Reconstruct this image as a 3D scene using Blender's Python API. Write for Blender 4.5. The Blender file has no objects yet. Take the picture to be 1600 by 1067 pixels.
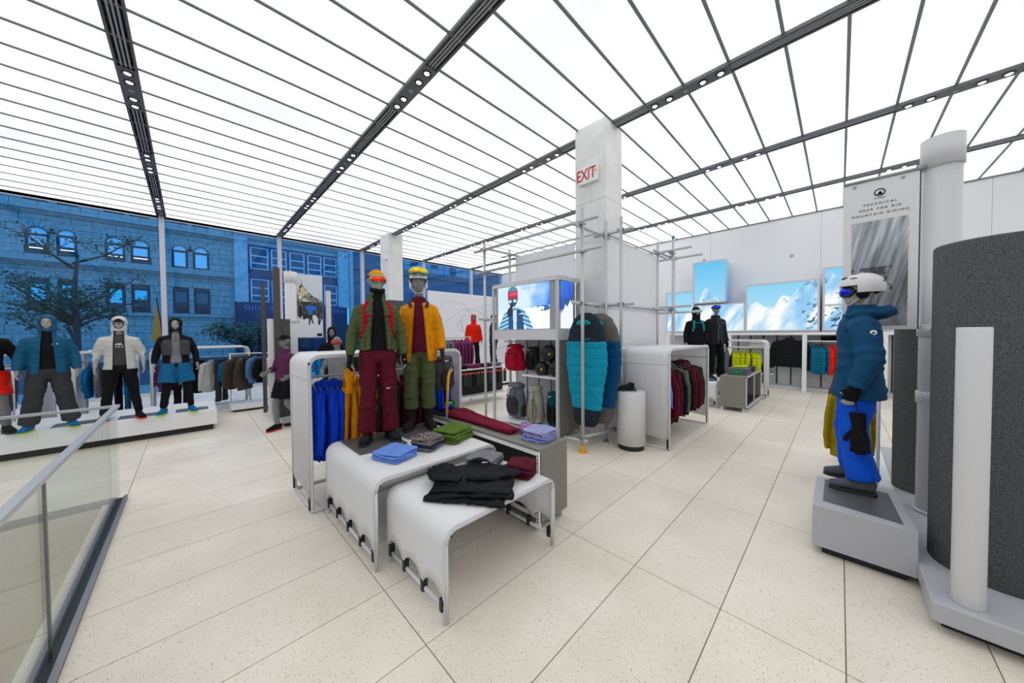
import bpy, bmesh, math, random
import numpy as np
from mathutils import Vector, Matrix
from mathutils.bvhtree import BVHTree
random.seed(7)
PI = math.pi
R = math.radians
scn = bpy.context.scene
COL = scn.collection

# ------------------------------------------------------------------ camera, world, exposure
cam_d = bpy.data.cameras.new('camera'); cam = bpy.data.objects.new('camera', cam_d); COL.objects.link(cam)
yaw, pitch, roll = R(45.24), R(-1.3), R(0.45)
fw = Vector((math.cos(yaw)*math.cos(pitch), math.sin(yaw)*math.cos(pitch), math.sin(pitch)))
r0 = Vector((math.sin(yaw), -math.cos(yaw), 0)); u0 = r0.cross(fw)
rt = math.cos(roll)*r0 - math.sin(roll)*u0; up = math.cos(roll)*u0 + math.sin(roll)*r0
cam.matrix_world = Matrix(((rt.x, up.x, -fw.x, 0), (rt.y, up.y, -fw.y, 0), (rt.z, up.z, -fw.z, 1.7), (0, 0, 0, 1)))
cam_d.sensor_width = 36; cam_d.lens = 508/1600*36; cam_d.clip_start = .02; cam_d.clip_end = 300
scn.camera = cam
w = bpy.data.worlds.new('dusk'); scn.world = w; w.use_nodes = True
bg = w.node_tree.nodes['Background']; bg.inputs[0].default_value = (0.13, 0.47, 1.0, 1); bg.inputs[1].default_value = 1.75
scn.view_settings.view_transform = 'Standard'; scn.view_settings.look = 'None'
scn.view_settings.gamma = 1; scn.view_settings.use_curve_mapping = False
scn.view_settings.exposure = 0.0
PANEL_L = 1.42

# ------------------------------------------------------------------ materials
def lin(c):
    return tuple((x/12.92 if x <= .04045 else ((x+.055)/1.055)**2.4) for x in c)
def H(h):
    return lin(tuple(int(h[i:i+2], 16)/255 for i in (0, 2, 4)))
MC = {}
def mat(name, col, rough=.55, metal=0., bump=0., bscale=200., var=0., vscale=8., emis=0., spec=.5, sheen=0., trans=0.):
    if name in MC: return MC[name]
    if isinstance(col, str): col = H(col)
    m = bpy.data.materials.new(name); m.use_nodes = True; MC[name] = m
    nt = m.node_tree; p = nt.nodes['Principled BSDF']
    p.inputs['Base Color'].default_value = (*col, 1); p.inputs['Roughness'].default_value = rough
    p.inputs['Metallic'].default_value = metal; p.inputs['Specular IOR Level'].default_value = spec
    if sheen: p.inputs['Sheen Weight'].default_value = sheen; p.inputs['Sheen Roughness'].default_value = .5
    if emis:
        p.inputs['Emission Color'].default_value = (*col, 1); p.inputs['Emission Strength'].default_value = emis
    if bump or var:
        tc = nt.nodes.new('ShaderNodeTexCoord')
    if bump:
        n = nt.nodes.new('ShaderNodeTexNoise'); n.inputs['Scale'].default_value = bscale; n.inputs['Detail'].default_value = 3
        nt.links.new(tc.outputs['Object'], n.inputs['Vector'])
        b = nt.nodes.new('ShaderNodeBump'); b.inputs['Strength'].default_value = bump; b.inputs['Distance'].default_value = .01
        nt.links.new(n.outputs['Fac'], b.inputs['Height']); nt.links.new(b.outputs['Normal'], p.inputs['Normal'])
    if var:
        n = nt.nodes.new('ShaderNodeTexNoise'); n.inputs['Scale'].default_value = vscale; n.inputs['Detail'].default_value = 5
        nt.links.new(tc.outputs['Object'], n.inputs['Vector'])
        r = nt.nodes.new('ShaderNodeValToRGB'); e = r.color_ramp.elements
        e[0].position = .3; e[1].position = .7
        e[0].color = (*[max(0, c*(1-var)) for c in col], 1); e[1].color = (*[min(1, c*(1+var)) for c in col], 1)
        nt.links.new(n.outputs['Fac'], r.inputs[0]); nt.links.new(r.outputs[0], p.inputs['Base Color'])
    if trans:
        t = nt.nodes.new('ShaderNodeBsdfTranslucent'); t.inputs[0].default_value = (*col, 1)
        mx = nt.nodes.new('ShaderNodeMixShader'); mx.inputs[0].default_value = trans
        out = nt.nodes['Material Output']
        nt.links.new(p.outputs[0], mx.inputs[1]); nt.links.new(t.outputs[0], mx.inputs[2]); nt.links.new(mx.outputs[0], out.inputs[0])
    return m
def cloth(name, col, rough=.8, var=.12):
    k = 'cloth_'+name
    if k in MC: return MC[k]
    if isinstance(col, str): col = H(col)
    g_ = sum(col)/3; dk_ = .84 if g_ > .03 else .6
    col = tuple(max(0, (g_+(c-g_)*1.12)*dk_) for c in col)
    m = mat(k, col, rough, bump=.25, bscale=110, var=var, vscale=14, spec=.18)
    nt = m.node_tree; N = nt.nodes; L = nt.links; b = [n for n in N if n.type == 'BUMP'][0]; tc = [n for n in N if n.type == 'TEX_COORD'][0]
    mp = N.new('ShaderNodeMapping'); mp.inputs['Scale'].default_value = (1, 1, 1.5); L.new(tc.outputs['Object'], mp.inputs[0])
    w = N.new('ShaderNodeTexNoise'); w.noise_type = 'RIDGED_MULTIFRACTAL'; w.inputs['Scale'].default_value = 9; w.inputs['Detail'].default_value = 2.5; w.inputs['Distortion'].default_value = .8
    L.new(mp.outputs[0], w.inputs['Vector'])
    b2 = N.new('ShaderNodeBump'); b2.inputs['Strength'].default_value = .45; b2.inputs['Distance'].default_value = .012
    L.new(w.outputs['Fac'], b2.inputs['Height']); L.new(b2.outputs[0], b.inputs['Normal'])
    return m

def nodes(name):
    m = bpy.data.materials.new(name); m.use_nodes = True; MC[name] = m
    nt = m.node_tree
    return m, nt, nt.nodes['Principled BSDF'], nt.nodes, nt.links

def terrazzo():
    m, nt, p, N, L = nodes('terrazzo')
    tc = N.new('ShaderNodeTexCoord'); oi = N.new('ShaderNodeObjectInfo')
    ad = N.new('ShaderNodeVectorMath'); ad.operation = 'ADD'
    sc = N.new('ShaderNodeVectorMath'); sc.operation = 'SCALE'; sc.inputs[3].default_value = 1.0
    L.new(oi.outputs['Location'], sc.inputs[0]); L.new(tc.outputs['Object'], ad.inputs[0]); L.new(sc.outputs[0], ad.inputs[1])
    base = N.new('ShaderNodeTexNoise'); base.inputs['Scale'].default_value = 1.3; base.inputs['Detail'].default_value = 4
    L.new(ad.outputs[0], base.inputs['Vector'])
    r1 = N.new('ShaderNodeValToRGB'); r1.color_ramp.elements[0].color = (*H('E2D8C9'), 1); r1.color_ramp.elements[1].color = (*H('F1E9DC'), 1)
    r1.color_ramp.elements[0].position = .3; r1.color_ramp.elements[1].position = .7
    L.new(base.outputs['Fac'], r1.inputs[0])
    col = r1.outputs[0]
    for scale, th, tint, dens in ((95, .2, 'C2B5A1', .45), (62, .17, 'A3947F', .6), (38, .16, 'C9BDAB', .4), (30, .085, '6F6252', .72)):
        v = N.new('ShaderNodeTexVoronoi'); v.inputs['Scale'].default_value = scale; v.inputs['Randomness'].default_value = 1
        L.new(ad.outputs[0], v.inputs['Vector'])
        lt = N.new('ShaderNodeMath'); lt.operation = 'LESS_THAN'; lt.inputs[1].default_value = th
        L.new(v.outputs['Distance'], lt.inputs[0])
        sx = N.new('ShaderNodeSeparateColor'); L.new(v.outputs['Color'], sx.inputs[0])
        gt = N.new('ShaderNodeMath'); gt.operation = 'GREATER_THAN'; gt.inputs[1].default_value = dens; L.new(sx.outputs[0], gt.inputs[0])
        mu = N.new('ShaderNodeMath'); mu.operation = 'MULTIPLY'; L.new(lt.outputs[0], mu.inputs[0]); L.new(gt.outputs[0], mu.inputs[1])
        mx = N.new('ShaderNodeMix'); mx.data_type = 'RGBA'; mx.inputs[7].default_value = (*H(tint), 1)
        L.new(mu.outputs[0], mx.inputs[0]); L.new(col, mx.inputs[6]); col = mx.outputs[2]
    hs = N.new('ShaderNodeHueSaturation'); mr = N.new('ShaderNodeMapRange'); mr.inputs[3].default_value = .95; mr.inputs[4].default_value = 1.03
    L.new(oi.outputs['Random'], mr.inputs[0]); L.new(mr.outputs[0], hs.inputs['Value']); L.new(col, hs.inputs['Color'])
    L.new(hs.outputs[0], p.inputs['Base Color'])
    p.inputs['Roughness'].default_value = .42; p.inputs['Specular IOR Level'].default_value = .35
    return m
def panel_glow():
    m, nt, p, N, L = nodes('panel_glow')
    oi = N.new('ShaderNodeObjectInfo'); tc = N.new('ShaderNodeTexCoord')
    n = N.new('ShaderNodeTexNoise'); n.inputs['Scale'].default_value = .45; n.inputs['Detail'].default_value = 2
    ad = N.new('ShaderNodeVectorMath'); ad.operation = 'ADD'
    L.new(tc.outputs['Object'], ad.inputs[0]); L.new(oi.outputs['Location'], ad.inputs[1]); L.new(ad.outputs[0], n.inputs['Vector'])
    mr = N.new('ShaderNodeMapRange'); mr.inputs[1].default_value = .35; mr.inputs[2].default_value = .65
    mr.inputs[3].default_value = PANEL_L*.6; mr.inputs[4].default_value = PANEL_L*1.03
    L.new(n.outputs['Fac'], mr.inputs[0]); L.new(mr.outputs[0], p.inputs['Emission Strength'])
    p.inputs['Base Color'].default_value = (.3, .3, .3, 1); p.inputs['Emission Color'].default_value = (.965, .985, 1.0, 1)
    p.inputs['Roughness'].default_value = .6
    return m
def glass(name, tint, refl=1.0):
    m, nt, p, N, L = nodes(name)
    t = N.new('ShaderNodeBsdfTransparent'); t.inputs[0].default_value = (*tint, 1)
    g = N.new('ShaderNodeBsdfGlossy'); g.inputs['Roughness'].default_value = .015
    lw = N.new('ShaderNodeFresnel'); lw.inputs[0].default_value = 1.45
    mu = N.new('ShaderNodeMath'); mu.operation = 'MULTIPLY'; mu.inputs[1].default_value = refl; L.new(lw.outputs[0], mu.inputs[0])
    mx = N.new('ShaderNodeMixShader'); L.new(mu.outputs[0], mx.inputs[0]); L.new(t.outputs[0], mx.inputs[1]); L.new(g.outputs[0], mx.inputs[2])
    L.new(mx.outputs[0], N['Material Output'].inputs[0])
    return m
def speckle(name, a, b, scale=90, lo=.42, hi=.58, rough=.8, metal=0):
    m, nt, p, N, L = nodes(name)
    tc = N.new('ShaderNodeTexCoord'); n = N.new('ShaderNodeTexNoise'); n.inputs['Scale'].default_value = scale; n.inputs['Detail'].default_value = 6
    n.inputs['Roughness'].default_value = .7
    L.new(tc.outputs['Object'], n.inputs['Vector'])
    r = N.new('ShaderNodeValToRGB'); r.color_ramp.elements[0].position = lo; r.color_ramp.elements[1].position = hi
    r.color_ramp.elements[0].color = (*H(a), 1); r.color_ramp.elements[1].color = (*H(b), 1)
    L.new(n.outputs['Fac'], r.inputs[0]); L.new(r.outputs[0], p.inputs['Base Color'])
    bp = N.new('ShaderNodeBump'); bp.inputs['Strength'].default_value = .4; bp.inputs['Distance'].default_value = .004
    L.new(n.outputs['Fac'], bp.inputs['Height']); L.new(bp.outputs[0], p.inputs['Normal'])
    p.inputs['Roughness'].default_value = rough; p.inputs['Metallic'].default_value = metal
    return m
def striped(name, cols, scale=30, axis='Z', noise=1.5):
    m, nt, p, N, L = nodes(name)
    tc = N.new('ShaderNodeTexCoord'); wv = N.new('ShaderNodeTexWave'); wv.bands_direction = axis
    wv.inputs['Scale'].default_value = scale; wv.inputs['Distortion'].default_value = noise; wv.inputs['Detail Scale'].default_value = 2
    L.new(tc.outputs['Object'], wv.inputs['Vector'])
    r = N.new('ShaderNodeValToRGB'); r.color_ramp.interpolation = 'CONSTANT'
    e = r.color_ramp.elements; e[0].color = (*H(cols[0]), 1); e[1].color = (*H(cols[1]), 1); e[1].position = 1/len(cols)
    for i, c in enumerate(cols[2:]):
        x = e.new((i+2)/len(cols)); x.color = (*H(c), 1)
    L.new(wv.outputs['Fac'], r.inputs[0]); L.new(r.outputs[0], p.inputs['Base Color']); p.inputs['Roughness'].default_value = .85
    return m
def picmat(name, emis):
    m, nt, p, N, L = nodes(name)
    a = N.new('ShaderNodeAttribute'); a.attribute_name = 'Col'
    if emis:
        p.inputs['Base Color'].default_value = (0.02, .02, .02, 1); L.new(a.outputs['Color'], p.inputs['Emission Color']); p.inputs['Emission Strength'].default_value = emis
    else: L.new(a.outputs['Color'], p.inputs['Base Color'])
    p.inputs['Roughness'].default_value = .5
    return m
def stone(name, a, b):
    return speckle(name, a, b, 3.0, .35, .65, .9)

TERR = terrazzo(); GLOW = panel_glow()
WALL = mat('wall_paint', 'EBECF0', .8, bump=.05, bscale=60)
WHITE = mat('white_powder_coat', 'F0F0F2', .35)
FRAMEW = mat('pale_grey_tube', 'D4D5D8', .38)
FAB = mat('stretched_white_fabric', 'F6F6F8', .75, bump=.1, bscale=300, trans=.3)
DKMETAL = mat('ceiling_grey_metal', '626468', .45, metal=.2)
DARKSLOT = mat('dark_slot', '17181B', .6)
STRIP = mat('grey_joint_strip', '7E8284', .5)
STEEL = mat('galvanised_pipe', 'BFC2C3', .38, metal=.35, var=.06, vscale=20)
CLAMP = mat('clamp_zinc', '8A9496', .35, metal=.8, var=.25, vscale=60)
BLK = mat('black_plastic', '131417', .45)
PLINTH = mat('black_plinth', '1E2022', .6)
GREYP = mat('satin_grey_laminate', 'B3B4BA', .42, spec=.4)
FELT = speckle('charcoal_felt', '222325', '6C6E70', 130, .3, .72, .95)
SLATE = speckle('grey_slate_laminate', '77746C', '8F8C84', 60, .3, .7, .5)
SPECK = speckle('speckled_grey_board', 'A5A7AC', 'E0E2E5', 120, .42, .58, .7)
GLW = glass('window_glass', (.78, .93, 1.0), .5)
GLR = glass('railing_glass', (.95, .975, .965), .45)
SKIN = mat('mannequin_grey', '77787B', .38, var=.08, vscale=10)
SKINL = mat('mannequin_pale', 'A29D98', .38, var=.05)
LOGO = mat('white_logo_thread', 'F2F2F2', .6)
MARB = speckle('white_stone_column', 'D8D8D6', 'EEEEEC', 2.2, .3, .75, .5)
DKPLATE = mat('dark_base_plate', '58595C', .4)
PICL = picmat('backlit_print', 1.0); PICD = picmat('printed_poster', 0)

# ------------------------------------------------------------------ basic helpers
def tag(o, label=None, cat=None, group=None, kind=None):
    if label: o['label'] = label
    if cat: o['category'] = cat
    if group: o['group'] = group
    if kind: o['kind'] = kind
    return o
def empty(name, loc=(0, 0, 0), rz=0., s=1., label=None, cat=None, group=None, kind=None):
    o = bpy.data.objects.new(name, None); COL.objects.link(o); o.location = loc; o.rotation_euler.z = rz; o.scale = (s, s, s)
    o.empty_display_size = .1
    return tag(o, label, cat, group, kind)
def frame_of(t, ref):
    t = t.normalized(); ref = Vector(ref)
    if abs(t.dot(ref)) > .85: ref = Vector((0, 0, 1)) if abs(t.z) < .85 else Vector((0, 1, 0))
    side = t.cross(ref).normalized(); fr = side.cross(t).normalized()
    return side, fr
class MB:
    def __init__(s): s.bm = bmesh.new(); s.mi = 0
    def _q(s, vs):
        try:
            f = s.bm.faces.new(vs); f.material_index = s.mi; return f
        except ValueError: return None
    def box(s, x0, x1, y0, y1, z0, z1):
        v = [s.bm.verts.new(p) for p in ((x0,y0,z0),(x1,y0,z0),(x1,y1,z0),(x0,y1,z0),(x0,y0,z1),(x1,y0,z1),(x1,y1,z1),(x0,y1,z1))]
        for q in ((3,2,1,0),(4,5,6,7),(0,1,5,4),(1,2,6,5),(2,3,7,6),(3,0,4,7)): s._q([v[i] for i in q])
        return s
    def tube(s, pts, rad, seg=10, ref=(0, 1, 0), cap=True, closed=False):
        pts = [Vector(p) for p in pts]; n = len(pts)
        if not isinstance(rad, (list,)): rad = [rad]*n
        rings = []
        for i, p in enumerate(pts):
            if closed: t = pts[(i+1) % n]-pts[i-1]
            elif i == 0: t = pts[1]-pts[0]
            elif i == n-1: t = pts[-1]-pts[-2]
            else: t = (pts[i+1]-p).normalized()+(p-pts[i-1]).normalized()
            sd, fr = frame_of(t, ref); r = rad[i]; a, b = (r, r) if not isinstance(r, tuple) else r
            rings.append([s.bm.verts.new(p+sd*(a*math.cos(2*PI*k/seg))+fr*(b*math.sin(2*PI*k/seg))) for k in range(seg)])
        m = n if closed else n-1
        for i in range(m):
            A, B = rings[i], rings[(i+1) % n]
            for k in range(seg): s._q([A[k], A[(k+1) % seg], B[(k+1) % seg], B[k]])
        if cap and not closed:
            s._q(rings[0][::-1]); s._q(rings[-1])
        return s
    def cyl(s, p0, p1, r, seg=16): return s.tube([p0, p1], r, seg)
    def disc_lathe(s, prof, c=(0, 0, 0), seg=24):
        c = Vector(c); rings = [[s.bm.verts.new(c+Vector((r*math.cos(2*PI*k/seg), r*math.sin(2*PI*k/seg), z))) for k in range(seg)] for r, z in prof]
        for A, B in zip(rings, rings[1:]):
            for k in range(seg): s._q([A[k], A[(k+1) % seg], B[(k+1) % seg], B[k]])
        s._q(rings[0][::-1]); s._q(rings[-1]); return s
    def ell(s, c, r, seg=16, nr=10, M=None, e=1.0):
        c = Vector(c); vs = []
        def sp(x): return math.copysign(abs(x)**e, x)
        def P(a, b):
            q = Vector((r[0]*sp(math.cos(b))*sp(math.cos(a)), r[1]*sp(math.cos(b))*sp(math.sin(a)), r[2]*sp(math.sin(b))))
            return c+(M @ q if M else q)
        bot = s.bm.verts.new(P(0, -PI/2)); top = s.bm.verts.new(P(0, PI/2))
        for j in range(1, nr):
            vs.append([s.bm.verts.new(P(2*PI*i/seg, -PI/2+PI*j/nr)) for i in range(seg)])
        for i in range(seg):
            s._q([bot, vs[0][(i+1) % seg], vs[0][i]]); s._q([top, vs[-1][i], vs[-1][(i+1) % seg]])
            for j in range(nr-2): s._q([vs[j][i], vs[j][(i+1) % seg], vs[j+1][(i+1) % seg], vs[j+1][i]])
        return s
    def prism(s, poly, z0, z1, M=None):
        f = lambda p: (M @ Vector(p) if M else Vector(p))
        a = [s.bm.verts.new(f((x, y, z0))) for x, y in poly]; b = [s.bm.verts.new(f((x, y, z1))) for x, y in poly]
        s._q(a[::-1]); s._q(b); n = len(poly)
        for i in range(n): s._q([a[i], a[(i+1) % n], b[(i+1) % n], b[i]])
        return s
    def rings(s, rs, cap=True):
        R_ = [[s.bm.verts.new(p) for p in r] for r in rs]; n = len(R_[0])
        for A, B in zip(R_, R_[1:]):
            for k in range(n): s._q([A[k], A[(k+1) % n], B[(k+1) % n], B[k]])
        if cap: s._q(R_[0][::-1]); s._q(R_[-1])
        return s
    def mesh(s, name, mats, smooth=False):
        bmesh.ops.recalc_face_normals(s.bm, faces=s.bm.faces[:])
        me = bpy.data.meshes.new(name); s.bm.to_mesh(me); s.bm.free()
        for m in (mats if isinstance(mats, (list, tuple)) else [mats]): me.materials.append(m)
        if smooth: me.polygons.foreach_set('use_smooth', [True]*len(me.polygons))
        return me
    def build(s, name, mats, parent=None, smooth=False, bevel=0, loc=None, rz=None, sub=0):
        return link(name, s.mesh(name, mats, smooth), parent, bevel, loc, rz, sub)
def link(name, me, parent=None, bevel=0, loc=None, rz=None, sub=0):
    o = bpy.data.objects.new(name, me); COL.objects.link(o); o.parent = parent
    if loc is not None: o.location = loc
    if rz is not None: o.rotation_euler.z = rz
    if bevel:
        b = o.modifiers.new('b', 'BEVEL'); b.width = bevel; b.segments = 2; b.limit_method = 'ANGLE'; b.angle_limit = R(40)
    if sub:
        b = o.modifiers.new('s', 'SUBSURF'); b.levels = sub; b.render_levels = sub
    return o
def box(name, m, x0, x1, y0, y1, z0, z1, parent=None, bevel=0): return MB().box(x0, x1, y0, y1, z0, z1).build(name, m, parent, bevel=bevel)
def setmat(o, m):
    o.material_slots[0].link = 'OBJECT'; o.material_slots[0].material = m
def text(name, body, size, m, M, parent=None, ext=.002, align='CENTER', spacing=1.0, bold=0.):
    c = bpy.data.curves.new(name, 'FONT'); c.body = body; c.size = size; c.extrude = ext; c.align_x = align; c.align_y = 'CENTER'
    c.space_character = spacing; c.resolution_u = 3; c.offset = bold
    t = bpy.data.objects.new(name, c); COL.objects.link(t)
    dg = bpy.context.evaluated_depsgraph_get(); me = bpy.data.meshes.new_from_object(t.evaluated_get(dg))
    bpy.data.objects.remove(t); me.materials.clear(); me.materials.append(m); me.transform(M)
    return link(name, me, parent)
def basis(origin, u, v):
    u = Vector(u); v = Vector(v); n = u.cross(v); o = Vector(origin)
    return Matrix(((u.x, v.x, n.x, o.x), (u.y, v.y, n.y, o.y), (u.z, v.z, n.z, o.z), (0, 0, 0, 1)))

# numpy value noise
def vnoise(P, seed=0):
    P = np.asarray(P, float); i = np.floor(P).astype(np.int64); f = P-i; f = f*f*(3-2*f); out = 0
    def h(a): 
        n = (a[:, 0]*374761393 + a[:, 1]*668265263 + a[:, 2]*2147483647 + seed*1274126177) & 0xffffffff
        n = ((n ^ (n >> 13))*1274126177) & 0xffffffff; n = ((n ^ (n >> 16))*668265263) & 0xffffffff
        return ((n ^ (n >> 15)) & 0xffff)/65535.*2-1
    for dx in (0, 1):
        for dy in (0, 1):
            for dz in (0, 1):
                wt = (f[:, 0] if dx else 1-f[:, 0])*(f[:, 1] if dy else 1-f[:, 1])*(f[:, 2] if dz else 1-f[:, 2])
                out = out + wt*h(i+np.array([dx, dy, dz]))
    return out
def fbm(P, o=4, seed=0):
    P = np.asarray(P, float); s = 0; a = .5
    for k in range(o): s = s+a*vnoise(P*2**k, seed+k); a *= .5
    return s
def folds(amp, sx=5, sy=5, sz=16, seed=0):
    def f(co, no): 
        q = co*np.array([sx, sy, sz]); wq = q+.6*np.stack([vnoise(q*.7, seed+2), vnoise(q*.7+9, seed+3), vnoise(q*.5+4, seed+4)], 1)
        n = vnoise(q*.6, seed); w = np.abs(vnoise(wq*.75+3.3, seed+5)); w2 = np.abs(vnoise(wq*1.5+7.3, seed+6))
        return amp*(n*.9+(1-w*4).clip(-.4, 1)*.9+(1-w2*4).clip(-.3, 1)*.4)
    return f
def quilt(amp, per=.055, fa=.004, seed=0):
    g = folds(fa, 9, 9, 14, seed)
    def f(co, no): return amp*(np.abs(np.sin(PI*co[:, 2]/per))**.5-.6)+g(co, no)
    return f
TMP = bpy.data.objects.new('tmp', bpy.data.meshes.new('tmp'))
def organic(build, vox=.012, smooth=3, disp=None, cuts=(), thick=0.):
    """voxel-merge the lofts drawn by build(mb), smooth, fold, cut clean openings -> mesh"""
    mb = MB(); build(mb); bmesh.ops.recalc_face_normals(mb.bm, faces=mb.bm.faces[:])
    me = bpy.data.meshes.new('t'); mb.bm.to_mesh(me); mb.bm.free()
    ob = bpy.data.objects.new('t', me); COL.objects.link(ob)
    r = ob.modifiers.new('r', 'REMESH'); r.mode = 'VOXEL'; r.voxel_size = vox; r.use_smooth_shade = True
    if smooth: s = ob.modifiers.new('s', 'SMOOTH'); s.factor = .5; s.iterations = smooth
    dg = bpy.context.evaluated_depsgraph_get(); out = bpy.data.meshes.new_from_object(ob.evaluated_get(dg))
    bpy.data.objects.remove(ob); bpy.data.meshes.remove(me)
    n = len(out.vertices); co = np.empty(n*3); out.vertices.foreach_get('co', co); co = co.reshape(-1, 3)
    if disp:
        no = np.empty(n*3); out.vertices.foreach_get('normal', no); no = no.reshape(-1, 3)
        co = co+no*disp(co, no)[:, None]; out.vertices.foreach_set('co', co.ravel())
    if cuts or thick:
        bm = bmesh.new(); bm.from_mesh(out)
        for region in cuts:
            for p, q in region:
                bmesh.ops.bisect_plane(bm, geom=bm.verts[:]+bm.edges[:]+bm.faces[:], plane_co=p, plane_no=q, dist=1e-5)
            pl = [(Vector(p), Vector(q)) for p, q in region]
            dead = [f for f in bm.faces if all((f.calc_center_median()-p).dot(q) < 0 for p, q in pl)]
            bmesh.ops.delete(bm, geom=dead, context='FACES')
        bmesh.ops.remove_doubles(bm, verts=bm.verts[:], dist=.0012)
        bm.to_mesh(out); bm.free()
    out.polygons.foreach_set('use_smooth', [True]*len(out.polygons)); out.update()
    if thick: out['wall'] = thick
    return out
def put(name, me, m, parent=None, loc=None, rz=None):
    me.materials.clear(); me.materials.append(m); o = link(name, me, parent, loc=loc, rz=rz)
    if me.get('wall'): q = o.modifiers.new('wall', 'SOLIDIFY'); q.thickness = me['wall']; q.offset = -1
    return o
def supermesh(w, d, h, e=.35, nu=36, nv=14, disp=None, ez=None):
    """rounded pillow/slab, base at z=0"""
    ez = ez or e
    u = np.linspace(-PI, PI, nu, endpoint=False); v = np.linspace(-PI/2, PI/2, nv+1)[1:-1]
    sp = lambda x, k: np.sign(x)*np.abs(x)**k
    U, Vv = np.meshgrid(u, v); x = w/2*sp(np.cos(Vv), ez)*sp(np.cos(U), e); y = d/2*sp(np.cos(Vv), ez)*sp(np.sin(U), e); z = h/2*sp(np.sin(Vv), ez)+h/2
    co = np.stack([x.ravel(), y.ravel(), z.ravel()], 1); co = np.vstack([co, [0, 0, 0], [0, 0, h]])
    if disp is not None: co = disp(co)
    F = []; rws = nv-1
    for j in range(rws-1):
        for i in range(nu): F.append((j*nu+i, j*nu+(i+1) % nu, (j+1)*nu+(i+1) % nu, (j+1)*nu+i))
    b, t = rws*nu, rws*nu+1
    for i in range(nu): F.append((b, (i+1) % nu, i)); F.append((t, (rws-1)*nu+i, (rws-1)*nu+(i+1) % nu))
    me = bpy.data.meshes.new('p'); me.from_pydata(co.tolist(), [], F); me.polygons.foreach_set('use_smooth', [True]*len(F)); me.update()
    return me
def picture(name, M, w, h, nx, ny, func, m, parent=None):
    """flat printed picture: a grid whose vertex colours are the print"""
    u, v = np.meshgrid(np.linspace(0, 1, nx), np.linspace(0, 1, ny)); rgb = np.clip(func(u.ravel(), v.ravel()), 0, 1)
    rgb = np.where(rgb <= .04045, rgb/12.92, ((rgb+.055)/1.055)**2.4)
    co = [M @ Vector(((a-.5)*w, (b-.5)*h, 0)) for a, b in zip(u.ravel(), v.ravel())]
    F = [(j*nx+i, j*nx+i+1, (j+1)*nx+i+1, (j+1)*nx+i) for j in range(ny-1) for i in range(nx-1)]
    me = bpy.data.meshes.new(name); me.from_pydata(co, [], F)
    a = me.color_attributes.new('Col', 'FLOAT_COLOR', 'POINT'); a.data.foreach_set('color', np.hstack([rgb, np.ones((len(rgb), 1))]).ravel())
    me.materials.append(m); return link(name, me, parent)
def inpoly(x, y, poly):
    c = np.zeros(len(x), bool); n = len(poly)
    for i in range(n):
        x1, y1 = poly[i]; x2, y2 = poly[(i+1) % n]
        if y1 == y2: continue
        c ^= ((y1 > y) != (y2 > y)) & (x < (x2-x1)*(y-y1)/(y2-y1)+x1)
    return c

# ================================================================== SETTING
XJ = [-0.51+1.395*k for k in range(-4, 10)]           # floor joints (x)
YJ = [-0.04+0.54*k for k in range(-11, 27)]           # floor joints (y)
XW, YW, XL, YB, CZ = 12.95, 13.86, -5.6, -5.98, 5.17
HX0, HX1, HY1 = -3.0, -.66, 5.25                      # stair opening

floor = MB().box(HX1, XW, YB, HY1, -.2, -.006).box(XL, XW, HY1, YW+.1, -.2, -.006).box(XL, HX0, YB, HY1, -.2, -.006).build('floor', mat('grout', '8D8677', .9))
tag(floor, kind='structure')
tilem = MB().box(.003, 1.392, .003, .537, -.02, 0).mesh('tile', TERR)
cands = []
for i, x in enumerate(XJ):
    for j, y in enumerate(YJ):
        x1 = min(x+1.395, XW); y1 = min(y+.54, YW); xa, ya = x, y
        if x >= XW or y >= YW: continue
        if xa < HX1 < x1 and ya < HY1-.2: xa = HX1+.0
        elif xa < HX0 < x1 and ya < HY1-.2: x1 = HX0
        elif HX0 < xa < HX1 and ya < HY1-.2: continue
        if xa >= x1-.02: continue
        cx, cy = (xa+x1)/2, (ya+y1)/2; d = Vector((cx, cy, -1.7)); z = d.dot(fw)
        vis = z > .3 and abs(d.dot(rt)/z) < 1.75
        cands.append(((0 if vis else 100)+d.length, xa, ya, x1, y1))
cands.sort()
rest = MB()
for k, (_, xa, ya, x1, y1) in enumerate(cands):
    if k < 296:
        o = link('tile', tilem, floor); o.location = (xa, ya, 0); o.scale = ((x1-xa)/1.395, (y1-ya)/.54, 1)
    else: rest.box(xa+.003, x1-.003, ya+.003, y1-.003, -.02, 0)
tag(rest.build('tile_field', TERR, floor), kind='stuff')

# stair opening below the floor: stone lining in courses, lower floor
lin_ = box('wall_stair_far', WALL, HX0, HX1, HY1, HY1+.05, -3.3, -.2); tag(lin_, kind='structure')
sp = MB().box(.004, .996, -.02, 0, .004, .536).mesh('stone_panel', TERR)
for r_ in range(6):
    for c_ in range(3):
        o = link('stone_panel', sp, lin_); o.location = (HX0+c_*.78, HY1, -.56-.54*r_); o.scale = (.78, 1, 1)
l2 = box('wall_stair_left', TERR, HX0-.05, HX0, YB, HY1, -3.3, -.2); tag(l2, kind='structure')
l3 = box('wall_stair_right', TERR, HX1, HX1+.05, YB, HY1, -3.3, -.2); tag(l3, kind='structure')
l5 = box('wall_stair_near', TERR, HX0, HX1, YB-.05, YB, -3.3, -.2); tag(l5, kind='structure')
l4 = box('floor_lower', TERR, HX0-.1, HX1+.1, YB-.1, HY1+.1, -3.4, -3.3); tag(l4, kind='structure')
tr = MB().box(HX0, HX1, HY1-.012, HY1+.04, -.12, .004).build('trim_1', mat('steel_edge', '9A9C9E', .4, metal=.6)); tag(tr, kind='structure')

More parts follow.
